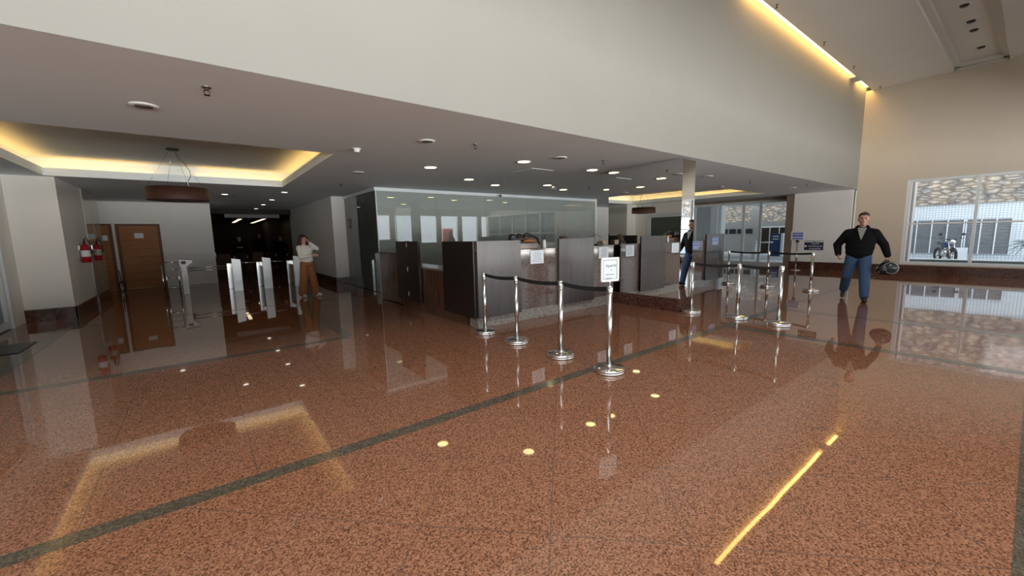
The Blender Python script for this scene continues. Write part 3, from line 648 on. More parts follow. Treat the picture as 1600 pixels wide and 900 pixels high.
# ------------------------------------------------------------------ turnstiles
def turnstile(loc, label):
    t_ = thing('turnstile', label, 'turnstile', loc, 0, 'turnstiles across the passage')
    MB().prism([(0, -.45, 0), (0, -.45, .97), (.22, -.45, .93), (.22, -.45, 0)], (0, .15, 0)).obj('front_pillar', 'alusteel', t_)
    MB().box(-.10, .12, .25, .45, 0, .80, .005).obj('rear_pillar', 'steel', t_)
    MB().box(.03, .19, -.30, .27, .68, .80, .004).obj('body', 'steel', t_)
    MB().box(.03, .19, -.462, -.451, .05, .89, .002).obj('front_panel', 'alusteel', t_)
    MB().tube([(.2, -.05, .82), (.62, -.05, .80)], .016, 10).obj('arm', 'chrome', t_); MB().lathe([(0, 0), (.045, 0), (.045, .05), (0, .05)], (.19, -.05, .77), 16, Matrix.Rotation(PI/2, 3, 'Y')).obj('hub', 'chrome', t_)
    return t_
M['alusteel'] = mat('satin_pale_steel', (0.85, 0.87, 0.87), 0.35, 0.3)
turnstile((.72, 15.0, 0), 'steel turnstile at the left of the three in the passage')
turnstile((1.50, 15.0, 0), 'steel turnstile in the middle of the three')
turnstile((2.36, 15.0, 0), 'steel turnstile nearest the woman in tan trousers')
t_ = thing('access_pedestal', 'white access pedestal with a slanted black reader beside the metal gate', 'reader', (-.40, 14.9, 0))
MB().box(-.07, .07, -.06, .06, 0, .84, .008).obj('post', 'white', t_)
MB().prism([(-.09, -.08, .80), (-.09, -.08, 1.0), (.20, -.08, .96), (.20, -.08, .90), (.07, -.08, .80)], (0, .16, 0)).obj('head', 'white', t_)
MB().prism([(-.10, -.09, 1.002), (-.10, -.09, 1.025), (.21, -.09, .985), (.21, -.09, .962)], (0, .18, 0)).obj('reader_pad', 'black', t_)
MB().box(-.055, .055, -.084, -.081, .86, .95, .001).obj('display', 'ink', t_)
MB().box(.071, .13, -.05, .05, .60, .76, .004).obj('rail_bracket', 'black', t_)
for z in (.66, .74): MB().tube([(.13, 0, z), (1.0, 0, z)], .014, 10).obj('rail', 'steel', t_)
t_ = thing('gate', 'tubular steel side gate between the wooden door and the white pedestal', 'gate', (-.80, 14.7, 0))
m = MB()
for x in (0, .27): m.tube([(x, 0, 0), (x, 0, .93)], .017, 10)
m.tube([(-.08, .05, 0), (-.08, .05, .86)], .022, 10).tube([(0, 0, .93), (.27, 0, .93)], .017, 10)
m.obj('gate_frame', 'chrome', t_)
for z in (.22, .50, .74): MB().tube([(0, 0, z), (.27, 0, z)], .014, 8).obj('gate_bar', 'chrome', t_)
tag(MB().box(-.012, .012, -.02, .02, 0, .16, .003).obj('access_button', 'paper'), 'small white switch at the end of the door wall', 'switch').location = (.445, 18.1, .92)
t_ = thing('wheeled_cart', 'dark folded hand cart leaning beside the wooden door', 'cart', (-2.0, 17.2, 0))
m = MB(); m.tube([(0.06*math.cos(a)+0, .0, .16+.16*math.sin(a)) for a in [2*PI*i/20 for i in range(20)]], .015, 8, True); m.obj('wheel', 'rubber', t_)
MB().tube([(0, 0, .16), (-.02, .0, .62), (-.04, 0, .66)], .012, 8).obj('handle', 'black', t_)

# ------------------------------------------------------------------ fire extinguishers and signs
def extinguisher(loc, label, big):
    t_ = thing('fire_extinguisher', label, 'fire extinguisher', loc, 0, 'fire extinguishers on the left wall'); r = .076 if big else .07; h = .40
    MB().lathe([(0, 0), (r-.01, 0), (r, .012), (r, h-.06), (r*.7, h-.015), (.03, h), (.025, h+.02), (0, h+.02)], n=32).obj('cylinder', 'red', t_)
    MB().lathe([(r+.001, .13), (r+.001, .27)], n=32, cap=False).obj('label_band', 'paper' if big else 'greyplastic', t_)
    MB().lathe([(0, h+.015), (.02, h+.015), (.02, h+.05), (0, h+.05)], n=12).box(-.012, .075, -.01, .01, h+.05, h+.062).box(-.012, .07, -.01, .01, h+.08, h+.09).obj('valve', 'black', t_)
    MB().tube([(0, -.02, h+.04), (.02, -.06, h+.12), (.05, -.07, h+.15), (.07, -.05, h+.09), (.09, -.02, h-.02), (r+.02, 0, h*.5)], .011, 8).obj('hose', 'black', t_)
    MB().box(-r-.035, -r+.0, -.03, .03, h-.13, h-.02, .002).obj('wall_bracket', 'steel', t_)
extinguisher((-2.015, 12.95, 1.08), 'red fire extinguisher with a white label band on the left wall, the nearer one', True)
extinguisher((-1.99, 14.15, 1.08), 'dark red fire extinguisher with grey label band, the farther one', False)
t_ = thing('hydrant_sign', 'small dark red sign on the smoked glass near the white pier', 'sign', (gx0-.015, 13.15, 1.95))
MB().box(-.006, 0, -.16, .16, -.15, .15, .002).obj('plate', mat('dark_red', (.09, .006, .008), .4), t_); MB().tube([(-.008, .08*math.cos(a), .08*math.sin(a)) for a in [2*PI*i/20 for i in range(20)]], .008, 6, True).obj('ring', 'greyplastic', t_)
tag(MB().box(-.33, .32, -.4, .4, 0.0012, .012, .003).obj('door_mat', 'black'), 'black door mat on the floor before the left glass door', 'mat').location = (-2.45, 8.95, 0)

# ------------------------------------------------------------------ ceiling fittings
def downlight(x, y, label, z=ZC, lens='lens', r=.11, grp='lit downlights in the low ceiling'):
    t_ = thing('downlight', label, 'ceiling light', (x, y, z), 0, grp)
    m = MB().lathe([(r, -.006), (r+.022, -.008), (r+.026, -.001), (r+.02, 0)], n=32, cap=False); m.lathe([(r+.02, 0), (r, -.0005), (r, -.006)], n=32, cap=False); m.obj('trim_ring', 'white', t_)
    MB().lathe([(0, -.004), (r, -.004), (r, -.001), (0, -.001)], n=32).obj('lens', lens, t_)
DL = [(4.8, 5.8, 'lit downlight largest and nearest, above the counter panels'), (3.64, 7.2, 'lit downlight left of the reception, above the dark end panel'), (6.65, 5.8, 'lit downlight left of the mirrored column'),
      (5.16, 8.27, 'lit downlight before the glass office, left of three'), (6.33, 8.85, 'lit downlight closest to the white glass office rail, in the middle'),
      (7.6, 8.2, 'lit downlight before the office glass, beside a tiny companion lamp'), (8.78, 8.78, 'lit downlight near the right end of the office rail'), (10.0, 8.12, 'lit downlight just behind the left edge of the mirrored column')]
for x, y, l in DL: downlight(x, y, l)
downlight(8.0, 8.40, 'tiny lit spot right of a larger downlight before the office glass', r=.035)
for x, y, l in ((2.03, 12.95, 'white lit downlight nearest in the line above the turnstiles'), (2.05, 15.55, 'white lit downlight second in the line above the turnstiles'), (2.05, 17.8, 'white lit downlight third in the line above the turnstiles'), (2.05, 20.2, 'white lit downlight farthest in the line above the turnstiles'),
                (-.84, 17.3, 'white lit downlight under the pendant lamp, above the wooden door'), (.72, 14.2, 'small dim downlight right of the pendant lamp')): downlight(x, y, l, lens='lensw', r=.075, grp='downlights above the passage')
def speaker(x, y, label):
    t_ = thing('ceiling_speaker', label, 'ceiling fitting', (x, y, ZC), 0, 'unlit round ceiling fittings')
    MB().lathe([(.07, -.012), (.105, -.012), (.115, -.002), (.115, 0), (.07, 0)], n=32, cap=False).obj('trim_ring', 'white', t_); MB().lathe([(0, -.006), (.072, -.008), (.072, -.001), (0, -.001)], n=32).obj('grille', 'greyplastic', t_)
for x, y, l in ((-.29, 5.38, 'unlit round ceiling fitting near the left tray edge'), (2.63, 5.27, 'unlit round ceiling fitting above the near stanchions'), (2.67, 8.45, 'unlit round ceiling fitting right of the lit tray'), (5.1, 5.16, 'unlit round ceiling fitting beside the largest downlight'), (8.3, 8.75, 'unlit round ceiling fitting close to the office rail'),
                (9.9, 4.98, 'unlit round ceiling fitting just right of the mirrored column'), (15.2, 4.9, 'unlit round ceiling fitting near the entrance wall')): speaker(x, y, l)
tag(MB().box(-.3, .3, -.3, .3, -.008, 0, .002).obj('access_hatch', 'ceil'), 'square ceiling access hatch beside the counter downlights', 'hatch').location = (5.68, 6.55, ZC)
def sprinkler(x, y, label, z=ZC):
    t_ = thing('sprinkler', label, 'sprinkler', (x, y, z), 0, 'ceiling sprinklers')
    MB().lathe([(0, -.004), (.035, -.004), (.038, 0), (0, 0)], n=20).obj('rosette', 'steel', t_); MB().tube([(0, 0, -.004), (0, 0, -.025)], .012, 8).obj('neck', 'brass', t_)
    MB().tube([(-.014, 0, -.022), (-.02, 0, -.045), (-.008, 0, -.062)], .004, 6).tube([(.014, 0, -.022), (.02, 0, -.045), (.008, 0, -.062)], .004, 6).lathe([(0, -.066), (.024, -.066), (.024, -.062), (0, -.062)], n=12).obj('deflector', 'brass', t_)
for x, y, l in ((.18, 4.48, 'sprinkler nearest the camera, at left in the low ceiling'), (3.3, 5.08, 'sprinkler above the near stanchions'), (5.96, 4.93, 'sprinkler left of the mirrored column'), (2.86, 10.4, 'sprinkler close to the glass office corner'), (6.08, 8.12, 'sprinkler before the middle of the office rail'), (9.1, 8.05, 'sprinkler near the right end of the office rail'),
                (12.0, 4.88, 'sprinkler right of the column, above the far stanchions'), (14.3, 4.25, 'sprinkler near the corner of the entrance wall'), (.95, 14.4, 'sprinkler right of the pendant lamp')): sprinkler(x, y, l)
for x, y, l in ((9.69, 3.62, 'sprinkler by the lit slot, nearest the top of the photo'), (12.53, 3.58, 'second sprinkler along the lit ceiling slot'), (15.03, 3.55, 'third sprinkler along the lit ceiling slot'), (17.9, 3.5, 'sprinkler at the corner end of the lit ceiling slot')): sprinkler(x, y, l, ZH)
t_ = thing('smoke_detector', 'white smoke detector right of the lit ceiling tray', 'smoke detector', (1.98, 6.26, ZC))
MB().lathe([(0, -.012), (.055, -.012), (.06, 0), (0, 0)], n=24).obj('base', 'white', t_); MB().lathe([(0, -.055), (.03, -.055), (.042, -.045), (.045, -.013), (0, -.013)], n=24).obj('sensor', 'white', t_)
t_ = thing('security_camera', 'small dark security camera on the white office rail', 'camera', (7.75, gy-.031, ZC-.04))
MB().box(-.03, .03, -.02, 0, -.03, .02, .003).obj('mount', 'white', t_); MB().obox((.05, -.07, -.02), Matrix.Rotation(-.5, 3, 'Z'), .03, .07, .028, .006).obj('body', 'black', t_); MB().lathe([(0, 0), (.02, 0), (.02, .01), (0, .01)], (.02, -.14, -.02), 12, Matrix.Rotation(PI/2, 3, 'X')).obj('lens', 'greyplastic', t_)
t_ = thing('security_camera', 'dark ceiling camera beside the entrance tray, right of the column', 'camera', (12.6, 5.9, ZC))
MB().lathe([(0, -.01), (.06, -.01), (.06, 0), (0, 0)], n=20).obj('mount', 'white', t_); MB().obox((0, -.03, -.045), Matrix.Rotation(.6, 3, 'Z'), .035, .09, .032, .006).obj('body', 'brass', t_)
for x, y, l in ((13.5, 1.38, 'dark recessed spot in the high ceiling recess, nearest'), (14.65, 1.36, 'dark recessed spot second along the high ceiling recess'), (15.34, 1.36, 'dark recessed spot third along the high ceiling recess'), (16.94, 1.33, 'dark recessed spot farthest along the high ceiling recess')):
    t_ = thing('recessed_spot', l, 'ceiling light', (x, y, ZH+.2), 0, 'unlit spots in the high ceiling')
    MB().lathe([(.08, -.006), (.11, -.006), (.11, 0), (.08, 0)], n=24, cap=False).obj('trim_ring', 'white', t_); MB().lathe([(0, -.03), (.06, -.04), (.082, -.002), (0, -.001)], n=24).obj('lamp', 'black', t_)
# pendant
t_ = thing('pendant_lamp', 'wide brown drum pendant lamp hanging in the lit ceiling tray', 'pendant lamp', (-.21, 9.7, ZC+.355))
zb = 2.25-(ZC+.355); zt = 2.47-(ZC+.355); R_ = .455
MB().lathe([(0, -.03), (.09, -.03), (.10, 0), (0, 0)], n=32).obj('canopy', 'brass', t_)
sh = MB().lathe([(R_, zb), (R_, zt), (R_-.008, zt), (R_-.008, zb), (R_, zb)], n=64, cap=False).obj('lamp_shade', 'shade', t_)
MB().lathe([(0, zb+.01), (R_-.01, zb+.01), (R_-.01, zb+.016), (0, zb+.016)], n=64).obj('diffuser', mat('dark_diffuser', (.10, .06, .05), .5), sh)
for a in (.4, .4+PI/2, .4+PI, .4+1.5*PI): MB().tube([(.05*math.cos(a), .05*math.sin(a), -.03), ((R_-.01)*math.cos(a), (R_-.01)*math.sin(a), zt-.005)], .0025, 6).obj('suspension_wire', 'steel', t_)
MB().tube([(.02, 0, -.03), (.05, 0, -.12), (.14, 0, -.25), (.20, 0, -.36), (.22, 0, -.45), (.17, 0, -.55), (.08, 0, -.62), (.05, 0, zb+.03)], .005, 6).obj('cord', 'brass', t_)
# lobby ceiling lights
for x, y, l in ((1.78, 27.3, 'lit lobby ceiling light at the left, dimmer'), (2.80, 27.6, 'lit lobby ceiling light at the right, brighter')):
    t_ = thing('ceiling_light', l, 'ceiling light', (x, y, 2.599), math.radians(0), 'lobby ceiling lights')
    hl_ = 2.6 if x < 2 else 3.2; MB().box(-.12, .12, -hl_, hl_, -.02, 0, .002).obj('housing', 'darkwall', t_); MB().box(-.08, .08, -hl_+.05, hl_-.05, -.026, -.021).obj('diffuser', 'troffer', t_)
tag(MB().box(-1.0, 1.0, -.1, .1, -.15, 0, .005).obj('ceiling_beam', mat('grey_duct', (.16, .16, .17), .5)), 'grey boxed beam under the dark lobby ceiling', 'beam').location = (1.95, 20.75, 2.599)
t_ = thing('lobby_desk', 'low brown desk in the dark lobby behind the turnstiles', 'desk', (1.25, 22.3, 0))
MB().box(-.75, -.2, -.3, .3, 0, .86, .01).obj('body', 'woodframe', t_)
MB().box(-.78, -.17, -.33, .33, .861, .89, .004).obj('top', 'woodframe', t_)
t_ = thing('lobby_chair', 'brown upholstered chair in the dark lobby', 'chair', (2.1, 21.6, 0))
MB().box(-.22, .22, -.22, .22, .38, .48, .03).obj('seat', 'woodframe', t_); MB().box(-.22, .22, .16, .24, .48, .95, .03).obj('backrest', 'woodframe', t_)
for sx_ in (-1, 1):
    for sy_ in (-1, 1): MB().tube([(sx_*.19, sy_*.19, 0), (sx_*.19, sy_*.19, .39)], .015, 8).obj('leg', 'black', t_)

# ------------------------------------------------------------------ people
def hand(mb, wrist, d, n, thumb_side, curl=.5, sc=1.0):
    w = Vector(wrist); d = Vector(d).normalized(); n = Vector(n); n = (n-d*n.dot(d)).normalized(); s_ = d.cross(n)*thumb_side
    for k, (off, ml, fl) in enumerate(((.030, .085, .072), (.010, .09, .08), (-.010, .086, .074), (-.029, .078, .058))):
        base = w+s_*off*.55*sc; kn = w+s_*off*sc+d*ml*sc; mb.cap(base+d*.01, kn, .017*sc, .0125*sc, 8)
        p = kn; ang = 0; dd = d
        for j, f in enumerate((.45, .32, .23)):
            ang += curl*(.55 if j == 0 else .7); dd = d*math.cos(ang)+n*math.sin(ang); q_ = p+dd*fl*f*sc; mb.cap(p, q_, (.0100-.0010*j)*sc, (.0093-.0012*j)*sc, 8); p = q_
    t0 = w+s_*.022*sc+d*.025*sc; t1 = t0+(s_*.75+d*.6+n*.25).normalized()*.042*sc; t2 = t1+(s_*.25+d*.9+n*.5).normalized()*.032*sc
    mb.cap(t0, t1, .015*sc, .012*sc, 8); mb.cap(t1, t2, .0115*sc, .009*sc, 8)
def head_mb(mb, c, yaw, pitch=0, sc=1.0):
    """c: centre of head; facing -y turned by yaw about z"""
    R = Matrix.Rotation(yaw, 3, 'Z') @ Matrix.Rotation(pitch, 3, 'X')
    P = lambda x, y, z: Vector(c)+R@Vector((x*sc, y*sc, z*sc))
    e = lambda x, y, z, a, b_, c_: mb.ell(P(x, y, z), (a*sc, b_*sc, c_*sc), R)
    e(0, .012, .035, .074, .093, .082); e(0, -.015, -.02, .063, .075, .085); e(0, -.035, -.075, .042, .045, .035); e(0, -.062, -.088, .022, .02, .018)
    e(-.035, -.062, -.015, .024, .02, .026); e(.035, -.062, -.015, .024, .02, .026)
    mb.cap(P(0, -.088, .012), P(0, -.108, -.024), .008*sc, .013*sc, 8); e(0, -.085, .028, .05, .012, .010)
    e(0, -.083, -.056, .024, .012, .010)
    for s_ in (-1, 1): e(s_*.077, .012, -.005, .010, .02, .032)
    return R, P
def face_bits(par, R, P, sc=1.0):
    for s_ in (-1, 1):
        MB().ell(P(s_*.031, -.084, .008), (.012*sc, .006*sc, .006*sc), R, 10, 8).obj('eye', 'eye', par)
        MB().ell(P(s_*.031, -.089, .028), (.018*sc, .006*sc, .004*sc), R, 10, 8).obj('eyebrow', 'hair', par)
    MB().ell(P(0, -.094, -.056), (.023*sc, .006*sc, .006*sc), R, 10, 8).obj('mouth', 'lip', par)
def person(label, loc, rz, J, skin, top, bottom, shoes, hair, hands=(.5, .5), group=None, sleeve=1.0, wide=False, hairstyle='short', seated=False, bulk=1.0, vox=.0065, yaw=0, pitch=0, hsc=1.0, baggy=1.0):
    t_ = thing('person', label, 'person', loc, rz, group)
    V_ = Vector; nk = V_(J['neck']); hc = V_(J['head'])
    b_ = MB()
    R, P = head_mb(b_, hc, yaw, pitch, hsc)
    b_.cap(nk-V_((0, -.01, .06)), hc-V_((0, -.02, .07)), .062, .052)
    b_.ell(V_(J['chest']), (.16, .10, .17)); b_.ell((V_(J['chest'])+V_(J['pelvis']))/2, (.14, .095, .16)); b_.ell(V_(J['pelvis']), (.155, .105, .12))
    for s_ in ('r', 'l'):
        sh, el, wr = V_(J['sh_'+s_]), V_(J['el_'+s_]), V_(J['wr_'+s_])
        b_.cap(nk-V_((0, 0, .05)), sh, .05, .052); b_.cap(sh, el, .047, .038); b_.cap(el, wr, .037, .025)
        hdv = J.get('hd_'+s_, ((0, -.2, -1), (0, -1, 0)))
        hand(b_, wr, hdv[0], hdv[1], hdv[2] if len(hdv) > 2 else 1, J.get('curl_'+s_, .5))
        hp, kn, an, to = (V_(J[k+s_]) for k in ('hip_', 'kn_', 'an_', 'toe_'))
        b_.cap(hp, kn, .082, .052); b_.cap(kn, an, .052, .034); b_.cap(an-V_((0, 0, .02)), to, .032, .022)
    body = remeshed(b_, 'body', skin, t_, vox, 2)
    face_bits(body, R, P, 1.0)
    # top garment
    c = MB(); ch, pe = V_(J['chest']), V_(J['pelvis']); k = bulk
    c.ell(ch, (.185*k, .125*k, .19*k)); c.ell((ch+pe)/2+V_((0, 0, .02)), (.175*k, .13*k, .19)); c.ell(pe+V_((0, 0, .08)), (.165*k, .13*k, .13 if k < 1.2 else .17))
    for s_ in ('r', 'l'):
        sh, el, wr = V_(J['sh_'+s_]), V_(J['el_'+s_]), V_(J['wr_'+s_])
        c.cap(nk-V_((0, 0, .055)), sh, .055*k, .066*k); c.cap(sh, el, .066*k, .054*k); c.cap(el, el+(wr-el)*.93*sleeve, .056*k, .042*k); c.cap(sh-V_((0, 0, .03)), ch, .07*k, .09*k)
    c.cap(nk-V_((0, 0, .06)), nk-V_((0, 0, .02)), .075, .066)
    J['_top'] = remeshed(c, 'jacket' if k > 1.05 else 'sweater', top, t_, .009, 3)
    # trousers
    d = MB(); d.ell(pe, (.165, .115, .12))
    for s_ in ('r', 'l'):
        hp, kn, an = (V_(J[q_+s_]) for q_ in ('hip_', 'kn_', 'an_'))
        if wide: d.cap(hp, kn, .10, .10); d.cap(kn, an+V_((0, 0, .02)), .10, .105)
        else: d.cap(hp, kn, .094*baggy, .078*baggy); d.cap(kn, an+V_((0, 0, .03)), .078*baggy, .064*baggy)
    remeshed(d, 'trousers', bottom, t_, .009, 3)
    for s_ in ('r', 'l'):
        an, to = V_(J['an_'+s_]), V_(J['toe_'+s_]); dr = to-an; dr.z = 0; dr.normalize(); f = MB()
        f.cap(an-dr*.045-V_((0, 0, an.z-.045)) if an.z < .13 else an-dr*.04, to, .046, .040); f.cap(an-V_((0, 0, .01)), (an+to)/2, .048, .044)
        remeshed(f, 'shoe', shoes, t_, .008, 2)
    # hair
    h = MB()
    def he(x, y, z, a, b_, c_): h.ell(P(x, y, z), (a*hsc, b_*hsc, c_*hsc), R)
    if hairstyle == 'short':
        he(0, .026, .056, .081, .092, .080); he(0, .055, .0, .076, .062, .07); he(0, -.045, .100, .060, .042, .028)
    else:
        he(0, .026, .045, .088, .098, .088); he(0, .05, -.05, .095, .07, .11); he(0, .05, -.12, .11, .06, .07); he(-.02, -.05, .098, .06, .036, .022)
        for s_ in (-1, 1): h.cap(P(s_*.072, -.01, .06), P(s_*.095, .0, -.13), .032, .038)
    remeshed(h, 'hair', hair, t_, .006, 1)
    return t_, R, P
def standing(**k):
    J = dict(pelvis=(0, 0, .95), chest=(0, .0, 1.28), neck=(0, .02, 1.50), head=(0, -.0, 1.655),
             sh_r=(-.19, 0, 1.43), el_r=(-.25, .02, 1.14), wr_r=(-.24, -.06, .89), sh_l=(.19, 0, 1.43), el_l=(.25, .02, 1.14), wr_l=(.24, -.06, .89),
             hip_r=(-.09, 0, .92), kn_r=(-.10, -.01, .50), an_r=(-.11, .02, .09), toe_r=(-.12, -.13, .04), hip_l=(.09, 0, .92), kn_l=(.10, -.01, .50), an_l=(.11, .02, .09), toe_l=(.12, -.13, .04),
             hd_r=((0, -.15, -1), (.3, -.9, 0), 1), hd_l=((0, -.15, -1), (-.3, -.9, 0), -1), curl_r=.6, curl_l=.6)
    J.update(k); return J
def facing(x, y): return math.atan2(x, -y)+0 if False else math.atan2(-x, y)      # rotation that turns local -y towards the camera at the origin
# man walking towards the camera
mx_, my_ = 10.78, 2.20
J = standing(pelvis=(0, 0, .93), chest=(.01, 0, 1.24), neck=(.02, .01, 1.50), head=(.03, -.02, 1.665),
             sh_r=(-.20, 0, 1.385), el_r=(-.36, .06, 1.15), wr_r=(-.33, -.07, .95), hd_r=((.15, -.45, -.9), (.8, 0, .1), 1), curl_r=1.3,
             sh_l=(.22, 0, 1.385), el_l=(.375, .05, 1.15), wr_l=(.44, -.05, .93), hd_l=((.1, -.1, -1), (-.1, -1, 0), -1), curl_l=1.5,
             hip_r=(-.10, .0, .90), kn_r=(-.16, .06, .50), an_r=(-.20, .32, .16), toe_r=(-.21, .17, .05),
             hip_l=(.10, 0, .90), kn_l=(.12, -.13, .50), an_l=(.14, -.20, .09), toe_l=(.16, -.37, .045))
man, R, P = person('man in black fleece jacket and blue jeans walking towards camera with a helmet', (mx_, my_, 0), facing(mx_, my_), J, 'skin', 'jacket', 'jeans', 'darkshoe', 'hair', bulk=1.36, yaw=0, hsc=1.12, baggy=1.22)
c = MB(); c.prism([(-.06, -.135, 1.50), (.09, -.135, 1.50), (.055, -.19, 1.38), (.012, -.195, 1.24), (-.03, -.19, 1.38)], (0, .06, 0)); remeshed(c, 'shirt', 'greyshirt', man, .008, 2)
c = MB(); c.cap((-.075, -.06, 1.50), (-.05, -.13, 1.42), .026, .018).cap((.115, -.06, 1.50), (.085, -.13, 1.42), .026, .018).cap((-.075, -.06, 1.50), (-.05, .06, 1.53), .026, .026).cap((.115, -.06, 1.50), (.09, .06, 1.53), .026, .026).cap((-.05, .06, 1.53), (.09, .06, 1.53), .026, .026)
remeshed(c, 'collar', 'jacket', man, .008, 2)
Mz = Matrix.Translation((mx_, my_, 0)) @ Matrix.Rotation(facing(mx_, my_), 4, 'Z')
hl = thing('motorcycle_helmet', 'black motorcycle helmet held low in the hand of the walking man', 'helmet', Mz @ Vector((.46, -.10, .685)), facing(mx_, my_))
c = MB(); c.ell((0, 0, 0), (.165, .14, .145)); c.ell((-.07, -.03, -.03), (.12, .12, .11)); remeshed(c, 'shell', 'helmet', hl, .01, 3)
RT = Matrix.Rotation(-.5, 3, 'Y')
MB().tube([RT@Vector((.125*math.cos(a)*.8+.04, -.125, .11*math.sin(a))) for a in [2*PI*i/28 for i in range(28)]], .011, 8, True).obj('visor_rim', 'helmetrim', hl)
MB().ell(RT@Vector((.04, -.115, 0)), (.088, .03, .095), RT).obj('visor', 'darkglass', hl)
MB().tube([(-.09, -.05, .10), (-.06, -.06, .165), (-.01, -.05, .17), (.03, -.05, .12)], .009, 8).obj('strap', 'black', hl)
MB().ell((-.15, -.07, .0), (.03, .03, .035)).ell((-.12, -.11, -.06), (.03, .02, .025)).obj('vent', 'helmetrim', hl)
# woman
wx, wy = 2.17, 11.5
J = standing(pelvis=(.0, 0, .88), chest=(-.02, .0, 1.17), neck=(-.05, .0, 1.345), head=(-.045, -.02, 1.485),
             sh_r=(-.16, -.08, 1.28), el_r=(-.13, -.13, 1.03), wr_r=(.12, -.20, 1.08), hd_r=((1, -.1, .1), (0, .6, -.3), 1), curl_r=.5,
             sh_l=(.08, .08, 1.29), el_l=(.26, -.03, 1.25), wr_l=(.10, -.08, 1.40), hd_l=((-.5, -.1, .9), (-.9, .1, -.3), -1), curl_l=.9,
             hip_r=(-.07, -.04, .85), kn_r=(-.10, -.06, .47), an_r=(-.15, -.05, .10), toe_r=(-.10, -.16, .04),
             hip_l=(.06, .04, .85), kn_l=(.11, .05, .47), an_l=(.15, .06, .10), toe_l=(.26, -.02, .04))
wo, R, P = person('woman in cream sweater and wide tan trousers standing with a hand at her face', (wx, wy, 0), facing(wx, wy), J, 'skin2', 'cream', 'tan', 'shoe', 'hair2', wide=True, hairstyle='long', yaw=.55, pitch=.2, bulk=.95)
# people in the dark lobby
for (x, y, sc, l, tp, hr, bt) in ((1.42, 21.4, .95, 'person in dark top with a pale chest stripe standing at left in the dark lobby', 'jacket', 'hair', 'grey_trousers'), (2.30, 22.6, 1.03, 'tall person in black standing in the middle of the dark lobby', 'jacket', 'hair', 'jacket'), (3.12, 22.2, .95, 'person in black standing at right in the dark lobby', 'jacket', 'hair', 'jacket')):
    o, R, P = person(l, (x, y, 0), facing(x, y), standing(), 'skin3' if sc > 1 else 'skin', tp, bt, 'darkshoe', hr, group=None, vox=.011)
    o.scale = (sc, sc, sc)
    if x < 2: MB().box(-.12, .12, -.145, -.12, 1.24, 1.28, .004).obj('chest_stripe', mat('yellow_stripe', (.35, .33, .15), .7), o)
# receptionist seated behind the dark panel, seen in the mirror
J = standing(pelvis=(0, 0, .52), chest=(0, -.04, .92), neck=(0, -.05, 1.13), head=(0, -.09, 1.285), sh_r=(-.19, -.03, 1.07), el_r=(-.25, -.15, .82), wr_r=(-.16, -.36, .80), sh_l=(.19, -.03, 1.07), el_l=(.25, -.15, .82), wr_l=(.16, -.36, .80),
             hip_r=(-.1, 0, .5), kn_r=(-.13, -.42, .5), an_r=(-.13, -.38, .10), toe_r=(-.13, -.52, .04), hip_l=(.1, 0, .5), kn_l=(.13, -.42, .5), an_l=(.13, -.38, .10), toe_l=(.13, -.52, .04), hd_r=((0, -1, 0), (0, 0, -1), -1), hd_l=((0, -1, 0), (0, 0, -1), 1), curl_r=.3, curl_l=.3)
rc, R, P = person('receptionist with brown hair and olive top seated behind the counter by the column', (6.18, 6.75, 0), -.5, J, 'skin', 'olive', 'jeans', 'darkshoe', 'hair3', vox=.009, hairstyle='short')
rc.location = (6.13, 6.06, .04); rc.rotation_euler = (0, 0, -PI/2)
t_ = thing('office_chair', 'black swivel chair under the seated receptionist', 'chair', (6.18, 6.06, 0), -PI/2)
MB().box(-.24, .24, -.20, .24, .38, .44, .02).obj('seat', 'black', t_); MB().box(-.2, .2, .25, .30, .55, .98, .02).obj('backrest', 'black', t_); MB().tube([(0, 0, .08), (0, 0, .385)], .025, 12).obj('pole', 'black', t_); MB().tube([(0, .22, .41), (0, .29, .45), (0, .29, .6)], .015, 8).obj('back_bar', 'black', t_)
for k in range(5): a = 2*PI*k/5; MB().tube([(0, 0, .09), (.25*math.cos(a), .25*math.sin(a), .04)], .016, 8).obj('base_arm', 'black', t_)

# ------------------------------------------------------------------ outside, yard behind the right window
struct(MB().box(18.7, 40, -14, 20, -.25, -.02).obj('ground', 'paving'))
struct(MB().box(27.0, 27.4, -14, 5.2, -.02, 2.46).obj('wall_yard', 'tile'))
tag(MB().box(26.9, 27.6, -14, 5.2, 2.47, 7.5).obj('retaining_wall', 'stone'), 'tall rough stone retaining wall above the tiled yard wall', 'wall')
def gate(y0, y1, n, label):
    t_ = thing('louvre_gate', label, 'gate', (26.98, y0, 0), 0, 'grey louvre gates in the yard'); w = y1-y0
    m = MB(); z = .26
    MB().box(-.02, .0, 0, w, .26, 1.76).obj('back_panel', 'louvre_back', t_)
    while z < 1.72: m.obox((-.045, w/2, z+.03), Matrix.Rotation(.6, 3, 'Y'), .022, w/2, .005); z += .065
    m.obj('slat', 'louvre', t_)
    m = MB()
    for k in range(n+1): yy_ = w*k/n; m.box(-.09, -.06, yy_-.02, yy_+.02, .26, 1.76)
    m.obj('upright', 'alu', t_)
gate(1.97, 4.45, 5, 'wide grey louvre gate with white uprights behind the motorcycle'); gate(.62, 1.90, 3, 'grey louvre gate between the motorcycle and the palm')
tag(MB().box(23.0, 23.25, -10, 5.5, .17, .21, .005).box(23.02, 23.24, -10, 5.5, -.02, .168, 0, 1).obj('kerb', ['porchwhite', 'curbgrass']), 'low pale kerb along the yard outside the right window', 'kerb')
tag(MB().box(19.6, 22.99, -10, 2.6, -.02, .06, .01).obj('planting_strip', 'curbgrass'), 'green planting strip in front of the yard kerb', 'planting', kind='stuff')
tag(MB().box(-.15, .15, -.2, .2, 0, .55, .01).obj('meter_box', 'alu'), 'small white box before the tiled wall, right of the motorcycle', 'box').location = (26.6, 1.95, -.02)
